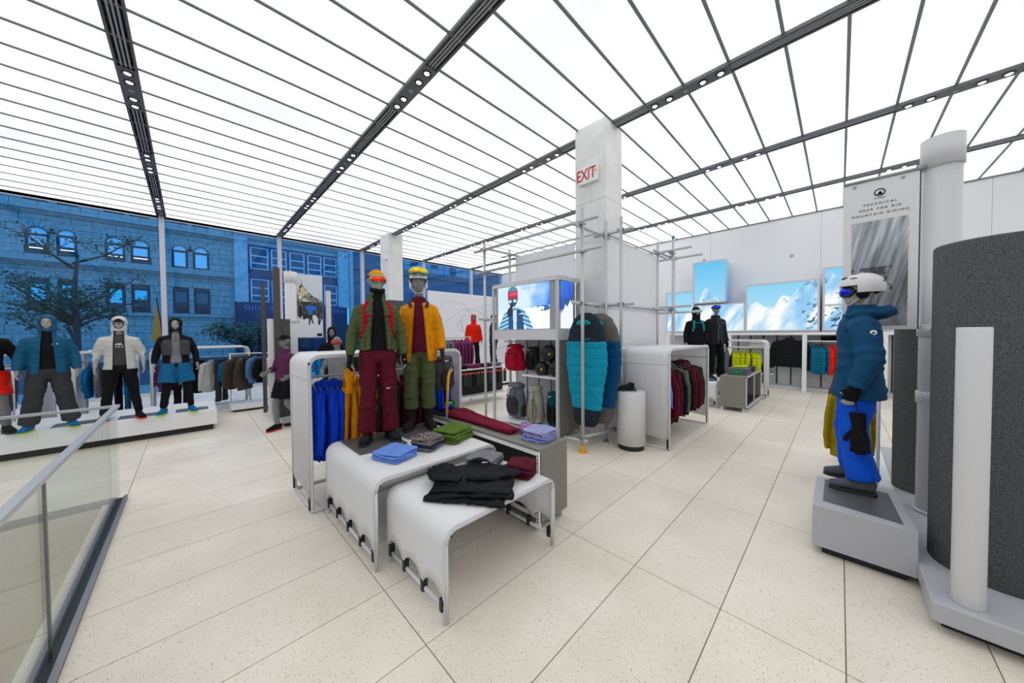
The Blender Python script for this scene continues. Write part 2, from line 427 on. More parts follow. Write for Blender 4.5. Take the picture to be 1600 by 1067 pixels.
# walls
wr = box('wall_right', WALL, XW, XW+.15, YB, YW+.15, 0, CZ+.3); tag(wr, kind='structure')
for y in (-2.4, .4, 3.2, 6.0): box('panel_joint', mat('joint_grey', 'BFC0C4', .8), XW-.003, XW+.01, y, y+.008, 0, CZ, wr)  # thin grey strip along each wall panel joint
for y, z in ((1.05, 4.0), (3.4, 4.25)): MB().ell((XW, y, z), (.02, .05, .05)).build('sprinkler_cap', mat('cap_grey', 'AEB0B4', .5), wr, smooth=True)
tag(box('wall_back', WALL, XL, XW, YB-.15, YB, 0, CZ+.3), kind='structure')
tag(box('wall_left', WALL, XL-.15, XL, YB, YW, 0, CZ+.3), kind='structure')
tag(box('baseboard_right', FRAMEW, XW-.02, XW, YB, YW, 0, .1), kind='structure')

# ceiling: backlit panels, joint strips, slotted beams with lamp plates
ceil_ = box('ceiling', mat('ceiling_void', '55585A', .8), XL, XW, YB, YW+.2, CZ+.09, CZ+.3); tag(ceil_, kind='structure')
BX = [-0.5+2.79*k for k in range(-1, 5)]
YC = [-.04+.5405*k for k in range(-11, 26)]
edges = [XL]+BX+[XW]
pmesh = {}
for i in range(len(edges)-1):
    a, b = edges[i]+.09, edges[i+1]-.09
    if edges[i] == XL: a = XL
    if edges[i+1] == XW: b = XW
    for j, y in enumerate(YC):
        y1 = YC[j+1] if j+1 < len(YC) else YW
        key = (round(b-a, 3), round(y1-y, 3))
        if key not in pmesh: pmesh[key] = MB().box(0, b-a, .012, y1-y-.012, .0, .02).mesh('light_panel', GLOW)
        o = link('light_panel', pmesh[key], ceil_); o.location = (a, y, CZ+.01)
for y in YC: box('joint_strip', STRIP, XL, XW, y-.017, y+.017, CZ-.004, CZ+.03, ceil_)
spot = MB().disc_lathe([(.056, 0), (.058, -.006), (.05, -.01), (.044, -.006)], seg=20); spot.mi = 1
spot.disc_lathe([(.036, -.007), (.03, -.0125), (.012, -.015)], seg=16)
lamp_e = mat('spot_glow', 'FFEAF2', .4, emis=1.6)
spotm = spot.mesh('spotlight', [mat('spot_bezel', '2B2C2F', .35, metal=.5), lamp_e], True)
disc = MB().disc_lathe([(.03, 0), (.03, -.006), (.02, -.009)], seg=16).mesh('sensor', mat('sensor_grey', '96989A', .5))
for x in BX:
    bm_ = MB().box(x-.1, x-.075, YB, YW, CZ-.03, CZ+.05).box(x+.075, x+.1, YB, YW, CZ-.03, CZ+.05).build('slot_beam', DKMETAL, ceil_)
    box('slot_recess', DARKSLOT, x-.075, x+.075, YB, YW, CZ+.04, CZ+.06, bm_)
    for f in (-.038, 0, .038): box('fin', mat('fin_grey', 'A4A6A8', .4, metal=.3), x+f-.009, x+f+.009, YB, YW, CZ-.022, CZ+.04, bm_)
    for k in range(-2, 5):
        y = 1.58+2.71*k; 
        if y < -4: continue
        pl = box('lamp_plate', DKMETAL, x-.1, x+.1, y-.54, y+.54, CZ-.036, CZ-.028, ceil_, bevel=.002)
        for dy in (-.43, -.22, .22, .43):
            s_ = link('spotlight', spotm, pl); s_.location = (x, y+dy, CZ-.036)
        s_ = link('sensor', disc, pl); s_.location = (x, y, CZ-.036)
tag(box('trim_2', mat('window_head', '30343A', .5), XL, XW, YW-.03, YW+.1, CZ-.06, CZ+.08), kind='structure')
tag(box('trim_3', mat('wall_head', '75787C', .5), XW-.03, XW, YB, YW, CZ-.02, CZ+.02), kind='structure')

# window wall
mx = [-3.29, -.5, 2.29, 5.08, 7.87, 10.66]
ed = [XL]+mx+[XW]
MUL = mat('white_mullion', 'C9C7CF', .45)
for i in range(len(ed)-1):
    wn = MB().box(ed[i], ed[i+1], YW-.05, YW+.05, 0, .1).box(ed[i], ed[i+1], YW-.03, YW+.03, CZ-.08, CZ).build('window_%d' % (i+1), MUL); tag(wn, kind='structure')
    MB().box(ed[i]+.03, ed[i+1]-.03, YW-.006, YW+.006, .1, CZ-.08).build('pane', GLW, wn)
    if i < len(mx): box('mullion', MUL, mx[i]-.055, mx[i]+.055, YW-.14, YW+.05, 0, CZ-.02, wn, bevel=.006)
# partition with contour-line mural in front of the windows
pt = box('wall_partition', mat('partition_white', 'DFE0E6', .75), 7.62, XW, 13.0, 13.1, 0, 3.69); tag(pt, kind='structure')
rnd = random.Random(3)
for k in range(7):
    c = (9.6+rnd.uniform(-.6, 2.4), 12.994, 2.0+rnd.uniform(-.3, .5)); a = .35+.16*k
    pts = [(c[0]+a*1.5*math.cos(t)*(1+.12*math.sin(3*t+k)), 12.994, min(3.6, max(.3, c[2]+a*math.sin(t)*(1+.1*math.cos(2*t+k))))) for t in [2*PI*q/48 for q in range(48)]]
    MB().tube(pts, .006, 4, closed=True).build('contour_line', mat('contour_grey', 'C2C3CC', .8), pt)

# columns
cA = box('wall_column_near', MARB, 4.8, 5.34, 2.67, 3.25, 0, CZ+.02); tag(cA, kind='structure')
for z in (1.3, 2.6, 3.9): MB().box(4.797, 5.343, 2.667, 3.253, z, z+.004).build('stone_joint', mat('stone_joint', 'BDBDBA', .7), cA)
cB = box('wall_column_far', MARB, 4.87, 5.38, 10.85, 11.5, 0, CZ+.02); tag(cB, kind='structure')
box('felt_wrap', FELT, 4.86, 5.39, 10.84, 11.51, 0, 2.9, cB)
ed_ = MB().disc_lathe([(.07, 0), (.075, .03), (.05, .045)], (4.85, 11.0, 4.3), 16).build('alarm_disc', WHITE, cB, smooth=True)

# ------------------------------------------------------------------ outside: street, facades
K = 1.5
def P(x, z): return x*K, 1.7+(z-1.7)*K
FY = 39.0
street = box('street', mat('asphalt', '3B3F46', .8), -60, 80, 15.0, 45, -.4, -.15); tag(street, kind='structure')
tag(box('sidewalk', mat('paving', '8A8A88', .8), -60, 80, YW+.06, 17.5, -.4, -.02), kind='structure')
STA = stone('facade_stone', '8F8D88', 'B0ADA6'); STB = stone('facade_stone_pale', 'A9A9A8', 'C8C8C6')
DKW = mat('dark_pane', '1A222B', .08); BLIND = mat('window_blind', 'D9E8EC', .5); FRD = mat('dark_sash', '2A2C33', .5); FRL = mat('pale_sash', 'D0D4DA', .5)
bA = empty('stone_building', (-2, FY, -.15), label='pale stone building with arched windows across the street, left', cat='building')
bB = empty('shop_building', (8, FY, -.15), label='stone and glass building with dark shopfront across the street', cat='building')
bC = empty('glass_building', (30, FY, -.15), label='blue glazed office block seen above the white partition', cat='building')
for q in (bA, bB, bC): q.location = (0, 0, 0)
A0, A1 = -14*K, 2.01*K
arch = [((-5.2, 6.81), (-4.54, 5.57)), ((-4.35, 6.83), (-3.76, 5.58)), ((-2.92, 6.79), (-2.26, 5.55)), ((-2.08, 6.8), (-1.4, 5.57)), ((-.6, 6.82), (.03, 5.58)), ((.24, 6.83), (.91, 5.58)), ((-7.6, 6.81), (-6.95, 5.57)), ((-6.75, 6.81), (-6.1, 5.57))]
rect = [((-5.21, 4.31), (-4.58, 2.95)), ((-4.36, 4.31), (-3.8, 2.95)), ((-2.94, 4.29), (-2.3, 2.95)), ((-2.1, 4.29), (-1.44, 2.93)), ((-.6, 4.31), (.03, 2.95)), ((.24, 4.3), (.91, 2.93)), ((-7.6, 4.31), (-6.95, 2.95)), ((-6.75, 4.31), (-6.1, 2.95))]
upw = [((-5.2, 8.9), (-4.54, 7.95)), ((-4.3, 8.9), (-3.7, 7.95)), ((-2.92, 8.9), (-2.26, 7.95)), ((-2.08, 8.9), (-1.4, 7.95)), ((-.6, 8.9), (.03, 7.95)), ((.24, 8.9), (.91, 7.95))]
holes = []
for L_ in (arch, rect, upw):
    for (xa, zt), (xb, zb) in L_:
        a, t = P(xa, zt); b, o_ = P(xb, zb); holes.append((a, b, o_, t))
box('wall', mat('facade_joint', '6D6B67', .9), A0, A1, FY+.25, FY+1, -.2, 9.6*K, bA)
blk = MB(); rnd = random.Random(5); z = -.2
while z < 15:
    hgt = .42 if z > 8.2 else .55; x = A0+rnd.uniform(0, .5)
    while x < A1-.1:
        x1 = min(A1, x+rnd.uniform(.8, 1.3)); cut = [(x, x1)]
        for a, b, o_, t in holes:
            if z+hgt*.5 > o_ and z+hgt*.5 < t: cut = [s for (c, d) in cut for s in ((c, min(d, a)), (max(c, b), d)) if s[1]-s[0] > .06]
        for c, d in cut: blk.box(c+.012, d-.012, FY+rnd.uniform(-.012, .012), FY+.3, z+.012, z+hgt-.012)
        x = x1
    z += hgt
tag(blk.build('stone_block', STA, bA), kind='stuff')
def cornice(x0, x1, z, h, d, m, p, name='cornice'):
    MB().box(x0, x1, FY-d, FY+.1, z+h*.55, z+h).box(x0, x1, FY-d*.6, FY+.1, z+h*.25, z+h*.55).box(x0, x1, FY-d*.3, FY+.1, z, z+h*.25).build(name, m, p)
cornice(A0, A1, P(0, 5.02)[1], .5, .5, STA, bA); cornice(A0, A1, P(0, 7.4)[1], .42, .45, STA, bA); cornice(A0, A1, P(0, 2.75)[1], .22, .2, STA, bA, 'sill_band')
for i, ((xa, zt), (xb, zb)) in enumerate(arch):
    a, t = P(xa, zt); b, o_ = P(xb, zb); cx = (a+b)/2; r = (b-a)/2; sp_ = t-r
    # outer frame with arched head
    poly = [(a, o_), (b, o_)]+[(cx+r*math.cos(q), sp_+r*math.sin(q)) for q in [PI*k/12 for k in range(13)]]
    M_ = Matrix(((1, 0, 0, 0), (0, 0, 1, 0), (0, 1, 0, 0), (0, 0, 0, 1)))
    w_ = MB().prism(poly, FY+.12, FY+.24, M_).build('window', FRD, bA)
    k_ = .82; poly2 = [(cx+r*k_*math.cos(q), sp_+.05+r*k_*math.sin(q)) for q in [PI*k/12 for k in range(13)]]
    MB().prism(poly2, FY+.1, FY+.13, M_).build('fan_light', BLIND, w_)
    box('blind', BLIND, a+.14, b-.14, FY+.1, FY+.13, sp_-(sp_-o_)*(.55 if i < 4 else .93), sp_-.14, w_)
    box('pane', DKW, a+.1, b-.1, FY+.11, FY+.13, o_+.06, sp_-(sp_-o_)*(.55 if i < 4 else .93), w_)
    if i < 4: box('ceiling_light_tube', mat('office_tube', 'FFF2DC', .5, emis=3.0), a+.15, b-.15, FY+.09, FY+.11, o_+(sp_-o_)*.28, o_+(sp_-o_)*.28+.05, w_)
    # voussoirs
    vs = MB()
    for k in range(9):
        q0, q1 = PI*k/9+.02, PI*(k+1)/9-.02
        vs.prism([(cx+rr*math.cos(q), sp_+rr*math.sin(q)) for rr, q in ((r, q0), (r+.32, q0), (r+.32, q1), (r, q1))], FY-.06, FY+.2, M_)
    tag(vs.build('arch_stone', STA, bA), kind='stuff')
for i, ((xa, zt), (xb, zb)) in enumerate(rect+upw):
    a, t = P(xa, zt); b, o_ = P(xb, zb)
    w_ = MB().box(a, b, FY+.12, FY+.24, o_, t).build('window', FRD, bA)
    if i < 4: box('blind', mat('painted_glow_blind', '46C8DA', .5, emis=.22), a+.18, b-.18, FY+.1, FY+.125, o_+(t-o_)*(.36, .3, .38, .55)[i], t-.2, w_)  # cyan colour and faint emission stand in for light on the first blinds
    else: box('blind', mat('grey_blind', '596068', .5), a+.14, b-.14, FY+.1, FY+.125, o_+(t-o_)*.5, t-.14, w_)
    box('pane', DKW, a+.12, b-.12, FY+.105, FY+.13, o_+.1, o_+(t-o_)*.5, w_)
# building B
B0, B1 = 2.01*K, 8.5*K
box('wall', STB, B0, B1, FY+.2, FY+1, -.2, 9.6*K, bB)
box('pilaster', STB, B0, 2.66*K, FY-.25, FY+.2, P(0, 3.8)[1], P(0, 8.1)[1], bB); box('pilaster', STB, 7.8*K, B1, FY-.25, FY+.2, P(0, 3.7)[1], P(0, 8.1)[1], bB)
box('dark_bay', mat('bay_slate', '3F3E58', .6), 2.68*K, 7.78*K, FY, FY+.2, P(0, 3.7)[1], P(0, 7.45)[1], bB)
cornice(B0, B1, P(0, 7.75)[1], .5, .45, STB, bB)
for x in (2.33*K, 8.15*K):
    vol = MB(); 
    for s in (-1, 1): vol.tube([(x+s*(.3+.16*math.cos(t)*(1-t/14)), FY-.3, P(0, 7.55)[1]+.16*math.sin(t)*(1-t/14)) for t in [k*.6 for k in range(16)]], .045, 6)
    vol.build('capital_scroll', STB, bB)
for i, (xa, xb) in enumerate(((2.79, 3.71), (3.86, 4.69), (4.86, 5.72), (5.9, 6.75), (6.89, 7.74))):
    for zt, zb in ((7.28, 5.92), (5.3, 3.87)):
        a, t = P(xa, zt); b, o_ = P(xb, zb)
        w_ = MB().box(a, b, FY-.06, FY+.02, o_, t).build('window', FRL, bB)
        for k in range(3):
            z0 = o_+.07+(t-o_-.07)*(0, .28, .62)[k]; z1 = o_+(t-o_-.0)*(.28, .62, 1)[k]-.07
            box('pane', mat('mid_pane', '26455C', .06), a+.1, b-.1, FY-.075, FY-.05, z0+.02, z1, w_)
sf = box('shopfront', mat('shop_aubergine', '2F2A4A', .45), 2.05*K, 8.3*K, FY-.4, FY+.1, -.2, P(0, 3.77)[1], bB)
for xa in (2.5, 4.5, 6.9): box('shop_recess', mat('shop_dark', '15172B', .2), xa*K, (xa+1.6)*K, FY-.43, FY-.41, 0, 2.9, sf)
SG = mat('shop_sign_letters', '7C86B8', .5)
text('sign_lettering', 'GIIL  WATE', .62, SG, basis((3.7*K, FY-.41, P(0, 3.47)[1]), (1, 0, 0), (0, 0, 1)), sf, .01, spacing=1.25)
text('sign_lettering', 'TOWN', .55, SG, basis((7.5*K, FY-.41, P(0, 3.43)[1]), (1, 0, 0), (0, 0, 1)), sf, .01, spacing=1.25)
# building C: glazed grid
box('wall', mat('block_blue', '33566E', .4), 9.0*K, 40*K, FY+1, FY+2, -.2, 18, bC)
gp = MB().box(0, .9, -.06, 0, 0, .62); gpm = gp.mesh('pane', mat('teal_pane', '5E93A4', .12)); gpd = MB().box(0, .9, -.05, 0, 0, .62).mesh('pane', mat('dark_teal_pane', '1E3F55', .08))
rnd = random.Random(9); n_ = 0
for i in range(24):
    for j in range(5):
        n_ += 1
        o = link('pane', gpm if (i < 12 and rnd.random() < .75) else gpd, bC); o.location = (13.3*K+i*1.02, FY+1, 10.2+j*.72)
box('ledge', mat('ledge_blue', '4A5560', .5), 9*K, 40*K, FY+.7, FY+1, 9.4, 10.05, bC)
# side street buildings close the gap
box('pier', STB, 8.75*K, 9.0*K, FY+.4, FY+1, -.2, 18, bC)

# tree beyond the window
def tree(name, label, base, hgt, crown, nleaf, seed, trunk_r=.11):
    rn = random.Random(seed); root = empty(name, base, label=label, cat='tree')
    tb = MB(); tips = []
    top = Vector((.1, 0, hgt*.75)); tb.tube([(0, 0, -.1), (.03, 0, hgt*.3), (.0, .05, hgt*.55), top], [trunk_r, trunk_r*.8, trunk_r*.6, trunk_r*.35], 8)
    for k in range(crown):
        z = hgt*rn.uniform(.22, .72); a = rn.uniform(0, 2*PI); L_ = rn.uniform(.9, 1.7)*(1.2-z/hgt*.4)
        p0 = Vector((0, 0, z)); p1 = p0+Vector((math.cos(a)*L_*.5, math.sin(a)*L_*.4, L_*.28)); p2 = p0+Vector((math.cos(a)*L_, math.sin(a)*L_*.8, L_*rn.uniform(.3, .8)))
        tb.tube([p0, p1, p2], [.045, .03, .012], 6); tips += [p1, p2, (p1+p2)/2]
        for q in range(2):
            p3 = p1+Vector((rn.uniform(-.6, .6), rn.uniform(-.5, .5), rn.uniform(.1, .6))); tb.tube([p1, p3], [.018, .008], 5); tips.append(p3)
    tb.build('trunk', mat('bark', '3A342E', .9), root, smooth=True)
    lf = MB()
    for k in range(nleaf):
        c = rn.choice(tips)+Vector((rn.gauss(0, .17), rn.gauss(0, .17), rn.gauss(0, .1))); s = rn.uniform(.035, .075)
        u = Vector((rn.gauss(0, 1), rn.gauss(0, 1), rn.gauss(0, .4))).normalized()*s; v = u.cross(Vector((rn.gauss(0, 1), rn.gauss(0, 1), 1)).normalized()).normalized()*s*.55
        lf._q([lf.bm.verts.new(c+q) for q in (-u, v, u, -v)])
    tag(lf.build('foliage', mat('leaf_green', '33553A', .6), root), kind='stuff'); return root
tree('street_tree', 'slender street tree with sparse dark leaves seen through the left window', (-2.85, 19, -.02), 6.2, 17, 3600, 4)
tree('low_tree', 'lower leafy tree in front of the dark shopfront', (1.9, 19.5, -.02), 2.6, 14, 2600, 8, .06)
fl = empty('flag', (-.75, 17, -.02), label='small yellow flag on a dark leaning pole outside the window', cat='flag')
MB().tube([(.25, 0, 0), (-.05, 0, 3.1)], .02, 8).build('pole', BLK, fl)
MB().prism([(.06, 2.0), (-.05, 2.95), (-.2, 1.6), (-.02, 1.5)], -.01, .01, Matrix(((1, 0, 0, 0), (0, 0, 1, 0), (0, 1, 0, 0), (0, 0, 0, 1)))).build('cloth', mat('flag_yellow', 'FF8A10', .7), fl)

# ================================================================== LEFT FOREGROUND: glass railing
gr = empty('glass_railing', (-.55, 3, 0), label='frameless glass balustrade with flat grey handrail and floor shoe at lower left', cat='railing'); gr.location = (0, 0, 0)
sh = MB().box(-.60, -.575, -3.0, 5.3, -.005, .035).box(-.525, -.50, -3.0, 5.3, -.005, .035).box(-.60, -.50, -3, 5.3, -.005, .008).build('floor_shoe', mat('shoe_metal', '8E9094', .35, metal=.6), gr)
box('gasket', BLK, -.575, -.525, -3, 5.28, .008, .022, gr)
for y0, y1 in ((-3, -.4), (-.38, 2.9-.02), (2.9, 4.75), (4.765, 5.26)):
    MB().box(-.558, -.545, y0, y1, .01, .975).build('pane', GLR, gr)
MB().box(-.5575, -.5455, 2.882, 2.898, .01, .975).build('pane_edge', mat('glass_edge_dark', '3A4442', .3), gr)
MB().box(-.572, -.53, -3, 5.3, .972, 1.0).build('handrail', mat('handrail_grey', 'B7BABE', .35, metal=.4), gr, bevel=.004)
g2 = empty('glass_railing', (0, 0, 0), label='glass balustrade return running left across the head of the stair opening', cat='railing')
MB().box(-3.0, -.6, 5.262, 5.275, .0, .975).build('pane', GLR, g2)
MB().box(-3.0, -.57, 5.25, 5.288, .972, .998).build('handrail', mat('handrail_grey', 'B7BABE'), g2, bevel=.003)
box('floor_shoe', mat('shoe_metal', '8E9094'), -3.0, -.6, 5.225, 5.315, -.005, .03, g2)

# ================================================================== FIXTURES
def fabric_rack(label, x0, x1, y0, y1, h, group=None, rail_z=None, r=.09, panels=2, loc0=True):
    """tube frame bent into two closed loops, fabric skin up one side, over the top, down the other, hang rail"""
    t = empty('garment_rack', ((x0+x1)/2, (y0+y1)/2, 0), label=label, cat='clothes rack', group=group)
    X0, X1, Y0, Y1 = x0-t.location.x, x1-t.location.x, y0-t.location.y, y1-t.location.y
    def loop(y, ztop=h, zb=.018):
        pts = []
        for cx, cz, a0 in ((X1-r, ztop-r, 0), (X0+r, ztop-r, 90), (X0+.03, zb+.03, 180), (X1-.03, zb+.03, 270)):
            rr = r if cz > .5 else .03
            for k in range(5): a = R(a0+90*k/4); pts.append((cx+rr*math.cos(a), y, cz+rr*math.sin(a)))
        return pts
    for y in (Y0, Y1):
        MB().tube(loop(y), .0155, 8, closed=True).build('frame_loop', FRAMEW, t, smooth=True)
    for x in (X0, X1): MB().tube([(x, Y0, .018), (x, Y1, .018)], .014, 8).build('foot_bar', FRAMEW, t, smooth=True)
    # skin
    def path(off, zlow):
        p = []
        xs0, xs1, zt, rr = X0-off, X1+off, h+off, r+off
        p.append((xs0, zlow)); p.append((xs0, zt-rr))
        p += [(xs0+rr-rr*math.cos(R(q)), zt-rr+rr*math.sin(R(q))) for q in (20, 45, 70, 90)]
        p += [(xs1-rr+rr*math.sin(R(q)), zt-rr+rr*math.cos(R(q))) for q in (0, 20, 45, 70)]
        p += [(xs1, zt-rr), (xs1, zlow)]
        return p
    mb = MB(); pts = path(.018, .14); n = 7
    rows = [[mb.bm.verts.new((px, Y0-.012+(Y1-Y0+.024)*j/(n-1), pz+(0 if pz > .2 else .035*math.sin(PI*j/(n-1))))) for j in range(n)] for px, pz in pts]
    for A, B in zip(rows, rows[1:]):
        for j in range(n-1): mb._q([A[j], A[j+1], B[j+1], B[j]])
    sk = mb.build('fabric_skin', FAB, t, smooth=True); s_ = sk.modifiers.new('s', 'SOLIDIFY'); s_.thickness = .003
    for y in (Y0-.005, Y1+.005): MB().tube([(px, y, pz) for px, pz in path(.02, .16)], .009, 6).build('edge_sleeve', FAB, t, smooth=True)
    for x in (X0-.021, X1+.021):
        MB().tube([(x, Y0, h-.2), (x, Y1, h-.2)], .008, 6).build('seam_batten', FRAMEW, t)
        for y in (Y0+.02, Y1-.02): box('corner_strap', BLK, x-.006, x+.006, y-.012, y+.012, .03, .17, t)
    for y in (Y0, Y1):
        for x in (X0-.01, X1+.01): MB().ell((x, y-.017 if y == Y0 else y+.017, h-r*.6), (.01, .006, .01), 8, 6).build('snap_stud', BLK, t)
    if rail_z:
        ym = (Y0+Y1)/2
        MB().tube([(X0, ym, rail_z), (X1, ym, rail_z)], .0125, 8).build('hang_rail', FRAMEW, t, smooth=True)
        for x in (X0, X1): MB().tube([(x, Y0, rail_z), (x, Y1, rail_z)], .009, 6).build('rail_bracket', FRAMEW, t)
    return t
def fabric_table(label, x0, x1, y0, y1, h, group=None, r=.075, zlow=.125):
    t = empty('display_table', ((x0+x1)/2, (y0+y1)/2, 0), label=label, cat='table', group=group)
    X0, X1, Y0, Y1 = x0-t.location.x, x1-t.location.x, y0-t.location.y, y1-t.location.y
    for y in (Y0, Y1):
        top = [(X0+r-r*math.cos(R(q)), y, h-r+r*math.sin(R(q))) for q in (0, 22, 45, 68, 90)]+[(X1-r+r*math.sin(R(q)), y, h-r+r*math.cos(R(q))) for q in (0, 22, 45, 68, 90)]
        MB().tube(top, .017, 10).build('top_bar', FRAMEW, t, smooth=True)
        for x in (X0, X1): MB().tube([(x, y, 0), (x, y, h-r)], .0165, 10).build('leg', FRAMEW, t, smooth=True)
    zr = .085
    for x in (X0, X1): MB().tube([(x, Y0, zr), (x, Y1, zr)], .013, 8).build('side_rail', FRAMEW, t, smooth=True)
    ns = max(3, int(round((Y1-Y0)/.26))); N = ns*8
    off = .019; rr = r+off; xs0, xs1, zt = X0-off, X1+off, h+off
    side = [.0, .25, .5, .75, 1]
    def low(j):
        q = (j % 8)/8; return zlow+.085*(math.sin(PI*q)**.7 if 0 < q < 1 else 0)
    mb = MB(); rows = []
    prof = [(None, s) for s in side]+[(xs0+rr-rr*math.cos(R(q)), zt-rr+rr*math.sin(R(q))) for q in (20, 45, 70, 90)]+[(xs0+(xs1-xs0)*k/6, zt-.004*math.sin(PI*k/6)) for k in (1, 2, 3, 4, 5)]+[(xs1-rr+rr*math.sin(R(q)), zt-rr+rr*math.cos(R(q))) for q in (0, 20, 45, 70)]+[('r', s) for s in side[::-1]]
    for a, b in prof:
        row = []
        for j in range(N+1):
            y = Y0-.014+(Y1-Y0+.028)*j/N
            if a is None: x, z = xs0, low(j)+(zt-rr-low(j))*b
            elif a == 'r': x, z = xs1, low(j)+(zt-rr-low(j))*b
            else: x, z = a, b
            row.append(mb.bm.verts.new((x, y, z)))
        rows.append(row)
    for A, B in zip(rows, rows[1:]):
        for j in range(N): mb._q([A[j], A[j+1], B[j+1], B[j]])
    sk = mb.build('fabric_skin', FAB, t, smooth=True); s_ = sk.modifiers.new('s', 'SOLIDIFY'); s_.thickness = .003
    for x in (X0, X1):
        for k in range(ns+1):
            y = Y0+(Y1-Y0)*k/ns; y = min(max(y, Y0+.03), Y1-.03)
            box('strap', BLK, x-.021, x+.019, y-.014, y+.014, zr-.02, zlow+.02, t, bevel=.003)
    for x in (X0+.03, X1-.03):
        for y in (Y0-.02, Y1+.02): MB().ell((x, y, h-.028), (.007, .005, .007), 8, 6).build('snap_stud', BLK, t)
    return t
# nesting tables
TT, TL = .665, .565
tall = fabric_table('taller white fabric covered nesting table with two mannequins standing on it', .92, 2.05, 2.33, 3.44, TT-.02)
lowt = fabric_table('lower white fabric covered nesting table in front with black jacket on top', 1.035, 2.035, 1.61, 2.36, TL-.02)
box('base_plate', DKPLATE, 1.02-1.485, 1.46-1.485, 2.9-2.885, 3.42-2.885, TT+.001, TT+.007, tall); box('base_plate', DKPLATE, 1.52-1.485, 1.95-1.485, 3.0-2.885, 3.42-2.885, TT+.001, TT+.007, tall)
# racks
fabric_rack('long white fabric sided rack behind the nesting tables holding blue and mustard jackets', .8, 2.52, 3.53, 4.23, 1.49, rail_z=1.27)
fabric_rack('white fabric sided rack beside the round pedestal with maroon and green jackets', 4.87, 6.78, 1.71, 2.42, 1.45, rail_z=1.25)
fabric_rack('white fabric rack behind the white hooded mannequin on the left platform', -1.5, -.82, 9.75, 10.75, 1.42, group=None, rail_z=1.22)
fabric_rack('white fabric rack behind the mannequin in blue shorts, nearest the window column', -.58, 1.02, 10.2, 10.95, 1.44, rail_z=1.22)
fabric_rack('white fabric rack at far left behind the blue hooded mannequin', -3.0, -1.9, 9.75, 10.75, 1.42, rail_z=1.22)
fr_ = fabric_rack('far white rack of chartreuse puffers beyond the grey cube cabinet', 9.8, 11.3, 1.78, 2.38, 1.47, rail_z=1.28); fr_.rotation_euler.z = R(90)

# small straight rack with white and brown jackets near window (single bar)
def bar_rack(label, x0, x1, y, h, base=True):
    t = empty('garment_rack', ((x0+x1)/2, y, 0), label=label, cat='clothes rack'); a = (x1-x0)/2
    MB().tube([(-a, 0, h), (a, 0, h)], .014, 8).build('hang_rail', FRAMEW, t, smooth=True)
    for x in (-a+.02, a-.02): MB().tube([(x, 0, .1), (x, 0, h)], .014, 8).build('post', FRAMEW, t, smooth=True)
    box('base', WHITE, -a, a, -.22, .22, .05, .17, t, bevel=.006); box('plinth', PLINTH, -a+.04, a-.04, -.18, .18, 0, .05, t)
    return t
bar_rack('low white rack with brown and white jackets in front of the window, centre left', .62, 1.75, 9.7, 1.3)
bar_rack('white rack with olive shirts and blue tops behind the running mannequins', 1.9, 4.4, 10.4, 1.25)
bar_rack('rack of grey and purple jackets behind the mustard jacket mannequin', 4.55, 5.95, 7.75, 1.62)
bar_rack('rack hidden behind the blue ski mannequin holding rust and ochre jackets', 4.85, 6.3, -.28, 1.34)
bar_rack('rack of pale tops at far left edge behind the mannequins', -2.95, -2.0, 9.3, 1.22)

# left display platform
pf = empty('display_platform', (-1.8, 8.6, 0), label='long low white platform carrying the row of standing mannequins at left', cat='platform')
box('body', WHITE, -3.2, 2.13, -.55, .62, .1, .375, pf, bevel=.008); box('plinth', PLINTH, -3.15, 2.08, -.49, .58, 0, .1, pf)
for x in (-.55, .32, .95, 1.6): box('base_plate', DKPLATE, x-.0, x+.42, -.47, -.15, .375, .379, pf)
for x in (-2.0, -.6, .8): box('panel_seam', mat('seam_grey', 'A9AAAE'), x, x+.004, -.5515, -.549, .1, .372, pf)
pf.location.y = 8.6

# right platform, slab, felt columns, pipe, post, banner
rp = empty('display_platform', (3.72, -.12, 0), label='small satin grey platform under the blue ski jacket mannequin', cat='platform')
MB().prism([(-.34, .255), (-.34, -.262), (.42, -.215), (.36, .255)], .06, .375).build('body', GREYP, rp, bevel=.006)
MB().prism([(-.29, .2), (-.29, -.22), (.37, -.17), (.32, .2)], 0, .06).build('plinth', PLINTH, rp)
MB().prism([(-.22, .2), (-.28, -.2), (.3, -.17), (.3, .2)], .375, .378).build('base_plate', DKPLATE, rp)
sl = empty('plinth_slab', (4.3, -1.2, 0), label='low satin grey slab with black plinth under the felt column and pipe', cat='plinth')
box('body', GREYP, -1.35, 2.2, -1.6, .82, .06, .172, sl, bevel=.01); box('plinth', PLINTH, -1.26, 2.1, -1.5, .77, 0, .06, sl)
fc = empty('felt_column', (3.6, -.72, .172), label='big charcoal felt wrapped round column at the right edge', cat='column')
MB().disc_lathe([(.275, 0), (.278, .01), (.278, 2.075), (.27, 2.085)], seg=72).build('felt_drum', FELT, fc, smooth=False)
for p_ in fc.children[0].data.polygons: p_.use_smooth = abs(p_.normal.z) < .5
pp_ = empty('display_post', (3.06, -.52, .172), label='plain pale grey round post standing on the slab in front of the felt column', cat='post')
MB().disc_lathe([(.058, 0), (.06, .004), (.06, 1.54), (.057, 1.546)], seg=40).build('shaft', mat('post_grey', 'D6D6D8', .4), pp_, smooth=True)
for o in pp_.children: 
    for p_ in o.data.polygons: p_.use_smooth = abs(p_.normal.z) < .5
pi_ = empty('display_pipe', (4.4, -.575, .172), label='tall pale grey pipe with collars holding the big banner at right', cat='pipe')
MB().disc_lathe([(.105, 0), (.105, 2.9)], seg=48).build('shaft', mat('pipe_grey', 'CFCFD2', .4), pi_, smooth=True)
PG = mat('pipe_grey', 'CFCFD2')
